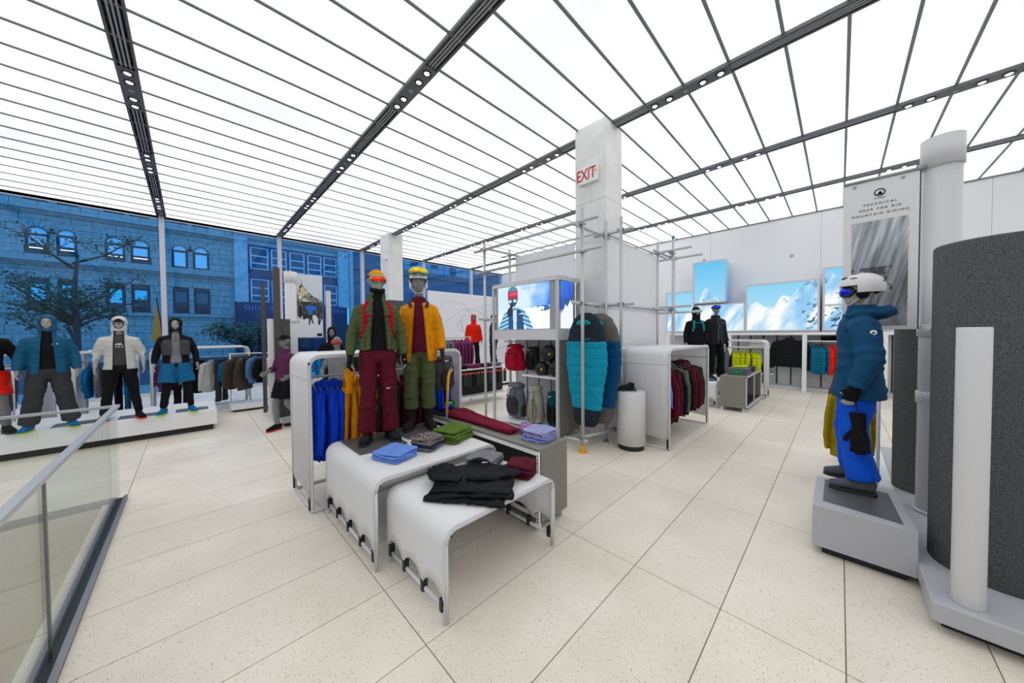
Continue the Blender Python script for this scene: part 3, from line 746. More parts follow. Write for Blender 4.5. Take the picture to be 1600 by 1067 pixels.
for z0, z1 in ((.92, 1.02), (1.48, 1.58), (2.86, 3.1)): MB().disc_lathe([(.106, z0), (.116, z0+.003), (.116, z1-.003), (.106, z1)], seg=48).build('collar', PG, pi_, smooth=True)
MB().cyl((-.112, .03, 1.53), (-.13, .035, 1.53), .022, 16).build('port', BLK, pi_); MB().disc_lathe([(.106, 0), (.12, .004), (.12, .02), (.106, .024)]).build('foot_ring', PG, pi_)
for o in pi_.children:
    for p_ in o.data.polygons: p_.use_smooth = abs(p_.normal.z) < .5
f2 = empty('felt_column', (4.98, -.6, .172), label='dark felt column behind the banner and the blue ski mannequin', cat='column')
MB().disc_lathe([(.22, 0), (.22, 1.75)], seg=48).build('felt_drum', FELT, f2)
MB().tube([(-.215, .06, 0), (-.215, .06, 1.75)], .014, 8).build('edge_tube', mat('tube_charcoal', '3A3B3D', .5), f2)
# banner
BXp, BY0, BY1, BZ0, BZ1 = 4.33, -.455, -.012, 1.715, 3.035
bn = empty('hanging_banner', (BXp, (BY0+BY1)/2, BZ0), label='tall white banner with mountain print and technical gear wording, hung from the grey pipe', cat='banner')
hw, hh = (BY1-BY0)/2, BZ1-BZ0
box('sheet', mat('banner_white', 'E2E2E4', .6), 0, .02, -hw, hw, 0, hh, bn, bevel=.002)
box('edge_trim', mat('tube_charcoal', '3A3B3D'), .002, .022, -hw-.008, -hw, 0, hh, bn)
MB().tube([(.0, -hw-.12, hh+.012), (.0, hw, hh+.012)], .014, 10).build('top_rail', mat('rail_grey', '96979A', .35, metal=.5), bn, smooth=True)
for y in (-hw+.09, hw-.07): MB().cyl((-.006, y, hh-.03), (.01, y, hh-.03), .012, 12).build('rivet', mat('rail_grey', '96979A'), bn)
def snowprint(u, v):
    Pn = np.stack([u*3+v*1.2, v*2, np.zeros_like(u)], 1); s = fbm(np.stack([u*14-v*9, u*2+v*2.2, u*0], 1), 4, 3); b = fbm(Pn, 4, 9)
    g = .6+.3*s+.3*b*(1-v)+.3*(v-.5); tex = fbm(np.stack([u*60, v*40, u*0], 1), 2, 6)
    dark = ((fbm(np.stack([u*9+4, v*26, u*0], 1), 4, 21) > .1) & (v < .56) & (v > .3) & (u > .0) & (u < .75)); g = np.where(dark, g*.5+.12*tex, g)
    g = g
    g = np.clip(g, .12, .9); return np.stack([g*.93, g*.97, g*1.0], 1)
picture('printed_image', basis((-.002, .0, .5), (0, -1, 0), (0, 0, 1)), hw*2-.11, .93, 90, 190, snowprint, PICD, bn)
INK = mat('print_ink', '26282B', .6)
for s_, z_ in (('TECHNICAL', 1.112), ('GEAR FOR BIG', 1.067), ('MOUNTAIN RIDING', 1.022)):
    text('lettering', s_, .026, INK, basis((-.002, 0, z_), (0, -1, 0), (0, 0, 1)), bn, .001, spacing=1.55)
text('lettering', 'BIG TERRAIN', .011, INK, basis((-.002, .0, 1.156), (0, -1, 0), (0, 0, 1)), bn, .001, spacing=1.0)
em = MB()
for k in range(28): 
    a, b = 2*PI*k/28, 2*PI*(k+1)/28
    em.prism([(.034*math.cos(a), .034*math.sin(a)), (.034*math.cos(b), .034*math.sin(b)), (.026*math.cos(b), .026*math.sin(b)), (.026*math.cos(a), .026*math.sin(a))], 0, .001)
em.prism([(-.018, -.018), (.0, .008), (.004, .0), (.02, -.018)], 0, .001); em.prism([(-.012, -.02), (.004, .014), (.018, -.02)], 0, .001)
e_ = em.build('emblem', INK, bn); e_.matrix_local = basis((-.002, .0, 1.205), (0, -1, 0), (0, 0, 1))

# round pedestal
pd = empty('round_pedestal', (4.63, 2.17, 0), label='round white pedestal with black foot carrying one dark hiking boot', cat='pedestal')
MB().disc_lathe([(.18, .07), (.2, .072), (.2, .835), (.196, .845)], seg=48).build('drum', mat('pedestal_white', 'DDDDDF', .35), pd); MB().disc_lathe([(.18, 0), (.18, .07)], seg=40).build('plinth', PLINTH, pd)
for o in pd.children:
    for p_ in o.data.polygons: p_.use_smooth = abs(p_.normal.z) < .5

# console bench with slate panels
cs = empty('console_bench', (2.29, 2.72, 0), label='long low bench with grey slate panels and slotted white frame beside the nesting tables', cat='bench')
box('top_panel', SLATE, -.2, .2, -.93, 1.0, .69, .715, cs, bevel=.003); box('end_panel', SLATE, -.19, .2, -.93, -.905, .07, .69, cs, bevel=.002)
box('far_panel', SLATE, -.19, .2, .975, 1.0, .07, .69, cs, bevel=.002); box('back_panel', SLATE, .185, .2, -.905, .975, .07, .69, cs); box('floor_panel', mat('bench_inside', '2A2B2E', .7), -.18, .185, -.905, .975, .1, .115, cs)
for y in (-.915, .985):
    p_ = box('slotted_post', WHITE, -.205, -.175, y-.015, y+.015, .05, .69, cs, bevel=.002)
    for k in range(22): MB().box(-.2062, -.204, y-.004, y+.004, .08+.027*k, .095+.027*k).build('slot', DARKSLOT, p_)
box('front_rail', WHITE, -.2, -.18, -.9, .97, .655, .69, cs); box('front_rail', WHITE, -.2, -.18, -.9, .97, .11, .14, cs)
for x in (-.17, .17):
    for y in (-.89, .95): box('foot', WHITE, x-.018, x+.018, y-.018, y+.018, 0, .07, cs, bevel=.003)

# scaffold of pipes and clamps
def clamp(p, parent):
    m = MB().box(p[0]-.036, p[0]+.036, p[1]-.036, p[1]+.036, p[2]-.022, p[2]+.022)
    for d in ((.045, .03, 0), (-.03, .045, .012), (.03, -.048, -.012)): m.cyl((p[0]+d[0]*.5, p[1]+d[1]*.5, p[2]+d[2]), (p[0]+d[0]*1.35, p[1]+d[1]*1.35, p[2]+d[2]), .01, 6)
    m.box(p[0]+.02, p[0]+.05, p[1]-.012, p[1]+.012, p[2]-.03, p[2]+.03); return m.build('clamp', CLAMP, parent)
sc = empty('pipe_scaffold', (0, 0, 0), label='scaffold of grey pipes and clamps standing around the near white column', cat='scaffold')
r_ = .024
def pipe(a, b, parent, name='pipe', r=r_, m=STEEL): return MB().tube([a, b], r, 12).build(name, m, parent, smooth=True)
pipe((3.96, 2.57, .08), (3.96, 2.57, 3.47), sc, 'upright'); pipe((3.96, 4.71, .03), (3.96, 4.71, 3.4), sc, 'upright')
pipe((4.62, 2.57, .05), (4.62, 2.57, 3.44), sc, 'upright'); pipe((4.62, 2.32, .03), (4.62, 2.32, 3.44), sc, 'upright'); pipe((4.62, 4.71, .03), (4.62, 4.71, 3.4), sc, 'upright')
ft = MB().disc_lathe([(.065, 0), (.065, .008), (.034, .014), (.032, .1), (.03, .105)], (3.96, 2.57, 0), 24).build('yellow_foot', mat('safety_yellow', 'F0A818', .5), sc, smooth=False)
for z, y0, y1 in ((3.27, 4.95, 2.3), (2.86, 4.9, 2.25)): pipe((3.92, y0, z), (3.92, y1, z), sc, 'cross_pipe')
pipe((3.8, 2.61, 3.22), (4.8, 2.61, 3.22), sc, 'cross_pipe'); pipe((3.78, 2.61, 2.13), (4.8, 2.61, 2.13), sc, 'cross_pipe')
pipe((4.66, 2.8, 3.25), (4.66, 2.15, 3.25), sc, 'cross_pipe'); pipe((4.66, 2.8, 2.14), (4.66, 2.15, 2.14), sc, 'cross_pipe')
pipe((3.9, 4.67, 3.3), (5.5, 4.67, 3.3), sc, 'cross_pipe'); pipe((3.8, 4.67, 1.98), (4.75, 4.67, 1.98), sc, 'cross_pipe')
pipe((4.6, 2.61, 3.27), (7.2, 2.61, 3.27), sc, 'long_pipe', .016); pipe((4.6, 2.61, 2.17), (7.2, 2.61, 2.17), sc, 'long_pipe', .016); pipe((4.66, 2.7, 3.3), (4.66, 5.0, 3.3), sc, 'long_pipe', .016)
pipe((3.98, 2.62, .2), (4.7, 2.45, .2), sc, 'low_pipe'); pipe((3.9, 2.85, .17), (3.98, 2.5, .17), sc, 'low_pipe')
for p in ((3.94, 2.59, 3.25), (3.94, 2.57, 2.86), (3.96, 2.59, 2.13), (4.64, 2.59, 3.23), (4.64, 2.59, 2.14), (4.64, 2.32, 3.25), (4.64, 2.32, 2.14), (3.94, 4.7, 3.28), (3.94, 4.7, 2.86), (3.96, 4.69, 1.98), (3.97, 2.6, .19), (4.62, 4.69, 3.3), (4.68, 2.47, .2)): clamp(p, sc)
for (x, y) in ((3.96, 4.71), (4.62, 2.57), (4.62, 2.32), (4.62, 4.71)): MB().disc_lathe([(.05, 0), (.05, .008), (.028, .01), (.028, .04)], (x, y, 0), 16).build('foot_cup', CLAMP, sc)
sc2 = empty('pipe_scaffold', (0, 0, 0), label='farther cluster of grey scaffold pipes beyond the white screen wall', cat='scaffold')
for x, y, zt in ((6.78, 2.62, 3.55), (7.0, 2.4, 3.6), (7.35, 2.5, 3.45), (6.78, 2.86, 3.3)): pipe((x, y, 0), (x, y, zt), sc2, 'upright')
for z in (3.32, 2.18): pipe((6.5, 2.58, z), (7.7, 2.58, z), sc2, 'cross_pipe'); pipe((6.96, 3.1, z+.05), (6.96, 2.05, z+.05), sc2, 'cross_pipe'); pipe((7.31, 2.9, z-.05), (7.31, 1.95, z-.05), sc2, 'cross_pipe')
for z in (3.32, 2.18): 
    for x, y in ((6.78, 2.6), (6.98, 2.42), (7.33, 2.52)): clamp((x, y, z), sc2)
MB().cyl((7.0, 2.4, 3.6), (7.0, 2.4, 3.66), .027, 10).build('teal_cap', mat('cap_teal', '1C8C90', .5), sc2)
# white screen walls between pipes
s1 = empty('screen_wall', (4.76, 3.7, 0), label='tall white stretched panel behind the lightbox, left of the column', cat='partition')
box('panel', mat('screen_white', 'E6E6EA', .7), -.01, .01, -.44, .98, .0, 3.27, s1); s1.location.x = 4.775
s2 = empty('screen_wall', (5.72, 2.645, 0), label='tall white panel right of the column behind the round pedestal', cat='partition')
box('panel', mat('screen_white', 'E6E6EA'), -1.05, 1.02, -.012, .012, .0, 3.24, s2)
box('batten', FRAMEW, -1.05, 1.02, -.018, -.012, 2.1, 2.12, s2)
MB().prism([(0, 0), (.0, 0.001)], 0, .001) if False else None

# lightbox unit with shelf
lb = empty('lightbox_shelf_unit', (4.1, 3.12, 0), label='white slotted frame unit with glowing skier lightbox above backpack shelves', cat='display unit')
LX, LY = .62, 1.5
SLW = mat('slotted_white', 'D2D3D6', .4)
for x, y in ((0, 0), (LX, 0), (0, LY), (LX, LY)):
    p_ = box('slotted_post', SLW, x-.022, x+.022, y-.022, y+.022, 0, 2.6, lb, bevel=.002)
    if (x, y) != (LX, LY):
        sm = MB()
        for k in range(95): sm.box(x-.0235, x-.022, y-.005, y+.005, .05+.027*k, .063+.027*k)
        tag(sm.build('slot', mat('slot_grey', '8A8C90'), p_), kind='stuff')
for z0, z1 in ((2.55, 2.62), (1.6, 1.775)):
    box('front_rail', SLW, -.02, .0, .02, LY-.02, z0, z1, lb); box('side_rail', SLW, .02, LX-.02, -.02, .0, z0, z1, lb); box('side_rail', SLW, .02, LX-.02, LY, LY+.02, z0, z1, lb)
box('top_lid', SLW, 0, LX, 0, LY, 2.6, 2.615, lb); box('deck', SLW, 0, LX, 0, LY, 1.745, 1.765, lb)
def skier(u, v):
    x = u*1.26; n = fbm(np.stack([x*2.2, v*2.2, u*0], 1), 4, 4); n2 = fbm(np.stack([x*9, v*9, u*0], 1), 4, 14)
    sky = np.clip(.85-(x-.85)*1.5-(v-.75)*.8+n*.9, 0, 1)
    c = np.stack([.05+.8*sky, .42+.52*sky, .95+.04*sky], 1)
    ridge = .46-.0*x+.1*np.clip((x-.85)*1.6, 0, 1.2)+.06*n2+.02*np.sin(x*9)
    snow = v < ridge; c[snow] = (.97, .98, 1.0)
    rock = snow & (v > ridge-.11) & (n2 > .03) & (x > .8); c[rock] = (.16, .38, .66)
    left = (x < .33) & (v > .35); c[left] = c[left]*.4+np.array((.8, .92, .97))*.6
    # figure
    def put_(mask, col): c[mask] = col
    stripe = (np.sin(v*70+np.abs(x-.46)*26) > .1)[:, None]
    jk = inpoly(x, v, [(.0, .0), (.04, .12), (.16, .36), (.28, .46), (.4, .5), (.55, .5), (.68, .42), (.8, .25), (.88, .05), (.9, 0), (.74, 0), (.7, .12), (.64, 0)]) 
    c[jk] = np.where(stripe[jk], np.array((.14, .45, .68)), np.array((.62, .84, .92)))
    put_(inpoly(x, v, [(.28, 0), (.28, .3), (.36, .44), (.56, .46), (.64, .34), (.68, 0)]), (.07, .25, .45))
    q = inpoly(x, v, [(.3, 0), (.3, .3), (.62, .3), (.66, 0)]) & (np.sin(v*95) > .55); c[q] = (.12, .36, .6)
    put_(inpoly(x, v, [(.41, 0), (.4, .44), (.5, .46), (.49, 0)]), (.78, .9, .95))
    put_(((x-.4)/.13)**2+((v-.76)/.24)**2 < 1, (.11, .28, .38)); put_((((x-.4)/.13)**2+((v-.86)/.14)**2 < 1) & (v > .86), (.3, .55, .62))
    put_((np.abs(x-.4) < .13) & (np.abs(v-.8) < .085), (.75, .12, .3)); put_((np.abs(x-.42) < .1) & (np.abs(v-.82) < .03), (.88, .3, .4))
    put_((((x-.33)/.04)**2+((v-.655)/.035)**2 < 1) | (((x-.45)/.04)**2+((v-.66)/.035)**2 < 1), (.86, .93, .96))
    put_(inpoly(x, v, [(.25, .32), (.26, .46), (.33, .54), (.36, .64), (.39, .64), (.39, .5), (.4, .38), (.34, .3)]), (.05, .13, .24))
    put_(inpoly(x, v, [(.56, .33), (.64, .35), (.64, .37), (.56, .355)]), (.9, .95, 1))
    return c
picture('lit_image', basis((-.003, .76, 2.165), (0, -1, 0), (0, 0, 1)), 1.22, .76, 200, 120, skier, PICL, lb)
def sideimg(u, v):
    n2 = fbm(np.stack([u*4, v*4, u*0], 1), 4, 33); c = np.stack([.1+.1*v, .3+.1*v+n2*.2, .85+0*v], 1); r = .5+.25*u+n2*.3
    c[v < r-.1] = (.95, .97, 1); m = (v < r) & (v > r-.22) & (n2 > -.05); c[m] = (.15, .35, .65); return c
picture('lit_image', basis((.25, -.003, 2.165), (1, 0, 0), (0, 0, 1)), .34, .76, 40, 70, sideimg, PICL, lb)
box('light_case', mat('case_grey', '9FA1A5', .5), .005, .46, .02, 1.44, 1.775, 2.55, lb)
box('back_board', SPECK, LX-.01, LX, .02, LY-.02, .08, 1.6, lb)
for y in (.3, .6, .9, 1.2): box('slat_track', BLK, LX-.02, LX-.01, y, y+.012, .1, 1.58, lb)
box('side_board', SLATE, .05, LX-.02, .0, .008, .08, 1.6, lb)
for z in (.97,): box('shelf', WHITE, .02, LX-.02, .02, .8, z, z+.02, lb)
box('shelf', WHITE, .02, LX-.02, .02, LY-.02, .1, .12, lb)
for k in range(5): MB().tube([(.25, 1.0+k*.09, 1.56-.0), (.25, 1.0+k*.09, 1.38)], .006, 6).build('hook', FRAMEW, lb)
MB().tube([(.25, .9, 1.56), (.25, LY-.02, 1.56)], .012, 8).build('hang_rail', FRAMEW, lb)

# EXIT sign on the column
ex = empty('exit_sign', (4.77, 2.97, 4.2), label='white exit sign with red letters on the near column', cat='sign')
box('housing', mat('sign_white', 'EDEDE8', .4), -.03, .03, -.175, .175, 0, .27, ex, bevel=.008)
RED = mat('exit_red', 'B51F33', .4, emis=.15)
text('lettering', 'EXIT', .25, RED, basis((-.032, .035, .135), (0, -1, 0), (0, 0, 1)) @ Matrix.Diagonal((.72, 1.05, 1, 1)), ex, .001, bold=.004)
text('arrow', '>', .1, RED, basis((-.032, -.145, .15), (0, -1, 0), (0, 0, 1)), ex, .001)
MB().tube([(.01, -.01, 0), (.012, -.01, -.95)], .006, 6).build('conduit', mat('sign_white', 'EDEDE8'), ex)

# wall shelving with lightbox panorama
ws = empty('wall_fixture', (12.4, 0, 0), label='white framed wall shelving with speckled grey back along the right hand wall', cat='shelving')
Y0, Y1 = -1.5, 4.45
box('head_beam', WHITE, -.05, .5, Y0, Y1, 1.61, 1.7, ws, bevel=.004); box('back_board', SPECK, .4, .42, Y0, Y1, .1, 1.61, ws); box('kick', mat('kick_grey', 'C2C3C6', .5), .1, .42, Y0, Y1, .0, .1, ws)
for y in (.7, 2.5, 3.5, 4.4, -.8): box('post', WHITE, -.05, .03, y-.05, y+.05, 0, 1.61, ws, bevel=.003)
for k in range(18): box('slat_track', BLK, .385, .4, Y0+.2+k*.33, Y0+.23+k*.33, .12, 1.6, ws)
box('shelf', WHITE, .05, .4, -.75, .66, 1.42, 1.45, ws); box('shelf', WHITE, .05, .4, 1.4, 2.45, 1.22, 1.245, ws); box('shelf', WHITE, .05, .4, 1.4, 2.45, .42, .445, ws); box('shelf', WHITE, .05, .4, 2.55, 3.45, 1.28, 1.3, ws)
MB().tube([(.2, -.75, 1.38), (.2, .66, 1.38)], .012, 8).build('hang_rail', FRAMEW, ws)
def mountains(y, z):
    n = fbm(np.stack([y*.9, z*.9, y*0], 1), 4, 2); f = fbm(np.stack([y*4.5+z*2.2, z*1.3, y*0], 1), 4, 12); rk = fbm(np.stack([y*13+z*6, z*15, y*0], 1), 4, 40); rk2 = fbm(np.stack([y*16+z*9, z*22, y*0], 1), 3, 44)
    top = 2.62+.42*np.exp(-((y-3.1)/.28)**2)-.25*np.exp(-((y-3.9)/.5)**2)+.1*np.sin(y*2.1+1)+.65*np.exp(-((y-.35)/.55)**2)+.12*vnoise(np.stack([y*5, y*0, y*0], 1), 3)
    t = np.clip((z-2.3)/1.8, 0, 1); c = np.stack([.66-.3*t, .86-.12*t, .95-.02*t], 1)
    snow = z < top; sh = np.clip(.5+f*1.7+n*.3, 0, 1); sc_ = np.stack([.55+.42*sh, .78+.2*sh, .93+.06*sh], 1)
    c[snow] = sc_[snow]
    m = snow & (rk > .22) & (n < .02) & (z < top-.06); c[m] = c[m]*.6+np.array((.12, .38, .55))*.4; m = snow & (rk2 > .22) & (rk > .08) & (n < .05) & (z < 2.45); c[m] = (.06, .22, .34)
    return c
fxid = 0
for (ya, yb, za, zb, xf, mid) in ((2.04, .44, 1.76, 3.12, 0, None), (.3, -.95, 1.76, 3.4, 0, 2.42), (3.5, 2.62, 2.72, 4.02, -.12, None), (4.42, 3.56, 1.76, 3.1, 0, None), (3.5, 2.13, 1.76, 2.6, 0, None)):
    L_ = empty('lightbox', (12.35+xf, (ya+yb)/2, za), label=('wide glowing lightbox of a snowy ridge, right of centre on the wall', 'tall two part lightbox of snow peaks at the right end of the row', 'tallest raised lightbox with blue sky over a single peak', 'square snowy lightbox at the left end of the row', 'low snowy lightbox behind the two far mannequins')[fxid], cat='lightbox'); fxid += 1
    hw_, hh_ = (ya-yb)/2, zb-za
    box('case', mat('case_white', 'DDDEE2', .45), .012, .5-xf, -hw_-.0, hw_, -.0, hh_, L_)
    FR = mat('lightbox_frame', 'CFD0D5', .4)
    for a in ((-hw_-.045, -hw_, -.045, hh_+.045), (hw_, hw_+.045, -.045, hh_+.045)): box('frame_side', FR, -.02, .1, a[0], a[1], a[2], a[3], L_)
    box('frame_rail', FR, -.02, .1, -hw_, hw_, hh_, hh_+.045, L_); box('frame_rail', FR, -.02, .1, -hw_, hw_, -.045, 0, L_)
    if mid: box('frame_rail', FR, -.02, .1, -hw_, hw_, mid-za-.025, mid-za+.025, L_)
    yc = (ya+yb)/2
    picture('lit_image', basis((0, 0, hh_/2), (0, -1, 0), (0, 0, 1)), hw_*2, hh_, int(hw_*2*110), int(hh_*110), lambda u, v: mountains(yc-(u-.5)*hw_*2, za+v*hh_), PICL, L_)
    if xf: picture('lit_side', basis((.25, -hw_-.0465, hh_/2), (1, 0, 0), (0, 0, 1)), .3, hh_, 30, 60, lambda u, v: np.stack([.2+.3*v*0+.1*u, .5+.3*v, .9+0*v], 1), PICL, L_)

# far white low table and cube cabinet
fabric_table('far low white table carrying the two far mannequins in ski jackets', 8.4, 9.9, 1.95, 2.75, .57)
cb = empty('cube_cabinet', (9.2, 1.62, 0), label='grey slate cube cabinet with open black compartments and boxes on top', cat='cabinet')
box('side_panel', SLATE, -.9, -.87, -.24, .24, .08, .72, cb, bevel=.002); box('top_panel', SLATE, -.9, .9, -.24, .24, .72, .75, cb, bevel=.002); box('back_panel', SLATE, -.87, .87, .21, .24, .08, .72, cb)
box('side_panel', SLATE, .87, .9, -.24, .24, .08, .72, cb); box('inner', mat('cabinet_black', '0E0F11', .7), -.87, .87, -.2, .21, .1, .12, cb); box('inner_back', mat('cabinet_black', '0E0F11'), -.87, .87, .19, .21, .12, .72, cb)
for x in (-.885, 0, .885): box('frame_post', SLW, x-.015, x+.015, -.255, -.235, .05, .75, cb)
box('frame_rail', SLW, -.9, .9, -.255, -.235, .08, .11, cb); box('frame_rail', SLW, -.9, .9, -.255, -.235, .73, .75, cb)
for x in (-.85, .85):
    for y in (-.2, .2): box('foot', SLW, x-.025, x+.025, y-.025, y+.025, 0, .08, cb)

# red area table with bins
bt = empty('bin_table', (5.15, 6.4, 0), label='white frame table with accessory bins behind the tall pole', cat='table')
box('top', WHITE, -.85, .85, -.3, .35, .86, .885, bt); box('shelf', WHITE, -.83, .83, -.28, .33, .2, .22, bt)
for x in (-.83, 0, .83):
    for y in (-.28, .33): box('leg', SLW, x-.015, x+.015, y-.015, y+.015, 0, .86, bt)
box('back_board', mat('bin_dark', '1B1C20', .7), -.82, .82, .0, .02, .22, .86, bt)
rb = empty('display_riser', (6.6, 8.55, 0), label='white riser under the orange red jacket mannequin', cat='platform')
box('body', WHITE, -.7, 1.3, -.7, .75, .08, .6, rb, bevel=.01); box('plinth', PLINTH, -.65, 1.25, -.65, .7, 0, .08, rb)

# centre-left window fixture: slab, pipe, dark panels, poster
sf_ = empty('plinth_slab', (1.9, 8.0, 0), label='low pale slab under the white pipe and landscape poster near the window', cat='plinth')
box('body', GREYP, -.72, 1.2, -.75, .75, .07, .17, sf_, bevel=.008); box('plinth', PLINTH, -.66, 1.14, -.69, .69, 0, .07, sf_)
pz = empty('display_pipe', (1.495, 7.95, .17), label='white pipe with collars holding the climber poster near the window', cat='pipe')
MB().disc_lathe([(.105, 0), (.105, 2.8)], seg=32).build('shaft', mat('pipe_white', 'DDDDE0', .4), pz, smooth=True)
for z0, z1 in ((.9, 1.0), (1.8, 1.87), (2.62, 2.84)): MB().disc_lathe([(.106, z0), (.116, z0+.003), (.116, z1-.003), (.106, z1)], seg=32).build('collar', mat('pipe_white', 'DDDDE0'), pz)
for o in pz.children:
    for p_ in o.data.polygons: p_.use_smooth = abs(p_.normal.z) < .5
po = empty('hanging_banner', (1.84, 8.0, 1.66), label='framed landscape poster of a climber in blue under a pointed peak', cat='banner')
box('sheet', mat('banner_white', 'E2E2E4'), -.25, .25, -.0, .02, 0, 1.32, po); MB().tube([(-.4, .01, 1.33), (.27, .01, 1.33)], .012, 8).build('top_rail', FRAMEW, po)
def peak(u, v):
    n = fbm(np.stack([u*7, v*9, u*0], 1), 5, 8); h = np.interp(u, [0, .12, .2, .26, .45, .7, 1], [.72, .8, .93, .84, .74, .66, .6]); c = np.tile(np.array([[.83, .87, .9]]), (len(u), 1))
    g = .5+n*1.3; m = v < h; rockc = np.stack([g, g*.97, g*.95], 1); c[m] = rockc[m]; w_ = m & (v > .66) & (u > .1) & (u < .42) & (n > -.1); c[w_] = (.86, .8, .66)
    t = (v < .58) & (v > .3) & (n > 0); c[t] = (.2, .2, .22); s = v < .3+.18*n-.12*(u-.6); c[s] = (.93, .94, .96); o_ = (v > .24) & (v < .4) & (u < .28) & (n > .02); c[o_] = (.75, .58, .36)
    for poly, col in (([(.32, .5), (.55, .53), (.78, .5), (.74, .44), (.63, .45), (.6, .37), (.44, .37), (.45, .45), (.36, .46)], (.08, .45, .85)), ([(.46, .37), (.6, .37), (.6, .29), (.66, .22), (.6, .22), (.53, .3), (.5, .2), (.45, .2)], (.12, .15, .2)), ([(.48, .55), (.56, .55), (.56, .51), (.48, .51)], (.1, .3, .5))):
        c[inpoly(u, v, poly)] = col
    return c
picture('printed_image', basis((0, -.002, .66), (1, 0, 0), (0, 0, 1)), .49, 1.3, 70, 170, peak, PICD, po)
MB().box(.13, .23, -.006, -.002, .03, .09).build('logo_patch', BLK, po)
pq = empty('display_post', (2.16, 7.85, .17), label='thin white post beside the climber poster', cat='post')
MB().disc_lathe([(.05, 0), (.05, 2.5)], seg=24).build('shaft', mat('post_grey', 'D6D6D8'), pq)
dp = empty('display_post', (1.17, 7.42, .17), label='tall dark square post left of the white pipe by the window', cat='post')
box('shaft', mat('post_charcoal', '4A4746', .6), -.05, .05, -.05, .05, 0, 2.8, dp)
d3 = empty('display_post', (1.17, 9.0, .0), label='thin dark pole outside the slab, farther left near the window', cat='post')
box('shaft', mat('post_charcoal', '4A4746'), -.035, .035, -.035, .035, 0, 2.85, d3)
d4 = empty('screen_panel', (1.24, 7.28, .17), label='short charcoal felt panel beside the purple running mannequin', cat='panel')
box('panel', FELT, -.08, .08, -.02, .02, 0, 1.85, d4); d4.location = (1.29, 7.42, .17)
d5 = empty('screen_panel', (1.11, 7.5, .17), label='short white panel left of the dark post by the window', cat='panel')
box('panel', WHITE, -.08, .06, -.02, .02, 0, 1.85, d5)

